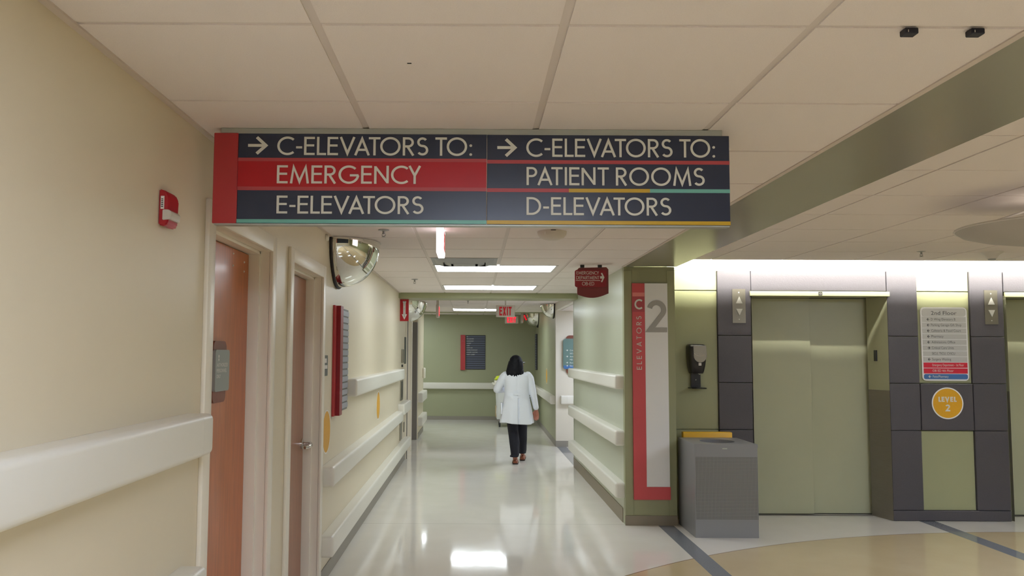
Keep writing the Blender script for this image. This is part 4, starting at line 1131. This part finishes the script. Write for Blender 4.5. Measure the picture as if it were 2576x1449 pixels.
for hp, kn, an in ((Lhp, Lkn, Lan), (Rhp, Rkn, Ran)): limb(bm, [hp, kn, an], [.085, .052, .034])
ball(bm, P(.603, .022, 1.415), (.076, .092, .105))                        # skull
ball(bm, H(.612, .07, 1.375), (.050, .045, .062))                          # jaw
limb(bm, [H(.622, .112, 1.425), H(.626, .128, 1.395)], [.010, .014])       # nose
limb(bm, [H(.600, .108, 1.362), H(.640, .100, 1.362)], [.007, .007])       # mouth
for sx in (-1, 1): ball(bm, H(.603 + sx * .077, .02, 1.405), (.010, .022, .032), 2)   # ears
# hands with five separate fingers
def hand(wr, d, pn, spread, curl, side):
    """d: direction of the fingers, pn: palm normal, spread: across the knuckles"""
    d, pn, spread = d.normalized(), pn.normalized(), spread.normalized()
    pc = wr + d * .045
    for k in range(5): ball(bm, wr + d * (.018 + .014 * k), (.020, .020, .020), 2)
    for s in (-1.0, -.35, .35, 1.0): limb(bm, [wr + d * .02 + spread * s * .014, wr + d * .085 + spread * s * .030], [.014, .012])
    for s, ln in ((-1, .058), (-.35, .072), (.35, .076), (1, .066)):
        a = wr + d * .086 + spread * s * .031
        b = a + d * ln * .45 + pn * ln * .12 * curl
        c = b + d * ln * .30 + pn * ln * .24 * curl
        e = c + d * ln * .14 + pn * ln * .26 * curl
        limb(bm, [a, b, c, e], [.0098, .0092, .0085, .0075])
    a = wr + d * .030 + spread * .024 * side
    limb(bm, [a, a + d * .030 + spread * .024 * side + pn * .008, a + d * .058 + spread * .030 * side + pn * .016], [.013, .011, .009])
hand(Rwr, Vector((.02, .10, -1)), Vector((-.35, -1, 0)), Vector((1, -.35, 0)), 1.1, -1)
hand(Lwr, Vector((.35, 1, .05)), Vector((.2, .1, -1)), Vector((1, -.35, .1)), .8, 1)
body = obj('body', remesh(bm, .005, 3), M['skin'], t, smooth=True)
# eyes
bm = NB()
for sx in (-.026, .030): ball(bm, H(.606 + sx, .098, 1.425), .009, 2)
obj('eyes', bm, M['paper'], body, smooth=True)
# trousers
bm = NB()
def oval(c, rx, ry, n=28, fold=0, ph=0): return [Vector((c[0] + (rx + fold * math.sin(5 * a + ph)) * math.cos(a), c[1] + (ry + fold * math.sin(4 * a + ph)) * math.sin(a), c[2])) for a in [2 * PI * i / n for i in range(n)]]
def leg(ring): loft(bm, [oval(P(x, y, z), rx, ry, fold=f, ph=z * 11) for x, y, z, rx, ry, f in ring])
leg([(.552, -.05, .105, .066, .095, .003), (.575, -.03, .13, .069, .092, .004), (.582, .0, .30, .072, .085, .004), (.566, .03, .46, .074, .085, .003), (.548, .01, .64, .086, .105, .001), (.545, 0, .84, .092, .125, 0)])
leg([(.712, .37, .105, .056, .088, .003), (.712, .33, .16, .060, .085, .004), (.708, .24, .32, .066, .084, .004), (.702, .15, .46, .072, .085, .003), (.690, .06, .64, .082, .100, .001), (.678, 0, .84, .092, .125, 0)])
ball(bm, P(.612, 0, .84), (.155, .13, .09))
for v in bm.verts:
    if v.co.z < .30 and v.co.x < .62: v.co.x += .022
obj('trousers', remesh(bm, .006, 3), M['pants'], t, smooth=True)
# shoes
def shoe(x, y, z, tilt, yaw):
    bm = NB(); n = 24; rings = []
    outline = [(0.0, .028, .035), (.03, .037, .050), (.08, .038, .056), (.13, .040, .050), (.18, .044, .040), (.22, .040, .030), (.245, .024, .020)]
    rings = []
    for yy, w, hgt in outline:
        rings.append([Vector((w * math.cos(a), yy, .018 + max(0, math.sin(a)) * hgt * 1.0)) for a in [2 * PI * i / n for i in range(n)]])
    loft(bm, rings)
    mx = Matrix.Translation((x, y, z)) @ Matrix.Rotation(yaw, 4, 'Z') @ Matrix.Rotation(tilt, 4, 'X')
    for v in bm.verts: v.co = mx @ v.co
    s = obj('shoe', bm, M['shoe'], t, smooth=50)
    bm = NB(); rings = []
    for zz in (0.0, .017): rings.append([Vector((w * 1.06 * s_, yy, zz)) for s_ in (-1,) for yy, w, h_ in outline] + [Vector((w * 1.06, yy, zz)) for yy, w, h_ in outline[::-1]])
    loft(bm, rings)
    for v in bm.verts: v.co = mx @ v.co
    obj('sole', bm, M['sole'], s)
shoe(.592, PY - .085, .001, 0, -.05)
shoe(.712, PY + .31, .001, .12, -.1)
# lab coat
bm = NB(); rings = []
cs = [(.572, .612, -.01, .242, .175), (.66, .612, -.01, .228, .17), (.78, .612, -.005, .212, .165), (.90, .612, .0, .190, .150), (1.0, .612, 0, .172, .132), (1.10, .612, 0, .176, .132), (1.19, .611, .0, .188, .128), (1.25, .610, 0, .185, .108), (1.285, .609, 0, .13, .08), (1.31, .607, .005, .075, .062)]
for z, x, y, rx, ry in cs:
    f = max(0, (.95 - z)) * .035
    rings.append([Vector((x + (rx + f * math.sin(7 * a + 1)) * math.copysign(abs(math.cos(a)) ** .85, math.cos(a)), PY + y + (ry + f * math.sin(6 * a)) * math.sin(a), z + (.012 * math.sin(2 * a + .4) if z < .6 else 0))) for a in [2 * PI * i / 56 for i in range(56)]])
loft(bm, rings)
def sleeve(pts, rad): limb(bm, pts, rad)
sleeve([P(.45, 0, 1.245), P(.42, 0, 1.21), Lel + Vector((0, 0, 0)), P(.43, .18, 1.035)], [.060, .062, .058, .044])
sleeve([P(.77, 0, 1.245), P(.80, 0, 1.20), Rel, P(.888, .015, .79)], [.060, .060, .050, .041])
bm = remesh(bm, .007, 2)
for v in bm.verts:                                                          # back seam, vent and waist folds
    dx = v.co.x - (.612 + (.02 if v.co.z < .95 else 0)); back = PY - v.co.y
    if back > .03:
        if abs(dx) < .012 and v.co.z < .93: v.co.y += .030 * (1 - abs(dx) / .012)
        elif abs(dx) < .008: v.co.y += .006 * (1 - abs(dx) / .008)
        v.co.y += .006 * math.sin(v.co.z * 46 + v.co.x * 22) * max(0, 1 - abs(v.co.z - .95) / .2)
coat = obj('lab_coat', bm, M['coat'], t, smooth=True)
bm = NB(); bw = []
rings = []
for zz in (.972, 1.008):
    rings.append([Vector((.612 + .055 * (k / 8 - .5) * 2, PY - .142 - .004 * math.cos((k / 8 - .5) * PI), zz)) for k in range(9)] + [Vector((.612 + .055 * (.5 - k / 8) * 2, PY - .128, zz)) for k in range(9)])
loft(bm, rings); obj('belt_tab', bm, M['coat'], coat)
bm = NB(); box(bm, .405, .43, PY - .06, PY + .07, .70, .86, bev=.006); bmesh.ops.translate(bm, verts=bm.verts, vec=(-.022, 0, 0)); obj('pocket', bm, M['coat'], coat, smooth=40)
# hair
bm = NB(); ball(bm, P(.600, .0, 1.44), (.094, .108, .098))
loft(bm, [[Vector((x + rx * math.cos(a) * (1 + .05 * math.sin(9 * a)), PY + y + ry * math.sin(a), z + .014 * math.sin(11 * a) * (z < 1.27))) for a in [2 * PI * i / 44 for i in range(44)]]
          for z, x, y, rx, ry in ((1.258, .586, -.040, .112, .062), (1.30, .584, -.035, .120, .078), (1.34, .588, -.022, .116, .092), (1.39, .594, -.012, .109, .100), (1.45, .600, -.002, .098, .104))])
for k in range(16):
    a = PI + PI * k / 15
    x = .586 + .108 * math.cos(a); y = -.035 + .055 * math.sin(a)
    dz = .018 * math.sin(k * 2.3) + .012 * math.sin(k * 5.1)
    limb(bm, [P(x, y, 1.31), P(x + .006 * math.sin(k * 3), y - .012, 1.27 + dz * .5), P(x + .014 * math.sin(k * 1.7), y - .016, 1.235 + dz)], [.020, .016, .006])
hr = remesh(bm, .005, 2)
for v in list(hr.verts):
    pass
obj('hair', hr, M['hair'], t, smooth=True)
bm = NB()
tube(bm, [H(.662, .02, 1.432), H(.690, .06, 1.432), H(.678, .118, 1.430)], .003, 6)
for sx in (-.020, .034): tube(bm, [H(.613 + sx + .020 * math.cos(2 * PI * k / 16), .124, 1.427 + .014 * math.sin(2 * PI * k / 16)) for k in range(17)], .0022, 6)
tube(bm, [H(.545, .02, 1.432), H(.545, .06, 1.432), H(.573, .118, 1.430)], .003, 6)
obj('glasses', bm, M['black'], t)

# repeats carry one shared group phrase each
GROUPS = {'handrail': 'white handrails and guard rails on the corridor walls', 'dome_mirror': 'half-dome convex mirrors at the ceiling',
          'ceiling_light': 'rectangular ceiling light panels', 'exit_sign': 'exit signs hanging along the corridor', 'sprinkler': 'ceiling sprinkler heads',
          'ceiling_clip': 'black clips on the ceiling grid', 'level_decal': 'round yellow level decals', 'call_button_plate': 'steel elevator arrow plates',
          'elevator_entrance': 'elevators in the lobby wall'}
for o in list(C.objects):
    if o.parent is None and o.get('category') and o.name.split('.')[0] in GROUPS: o['group'] = GROUPS[o.name.split('.')[0]]
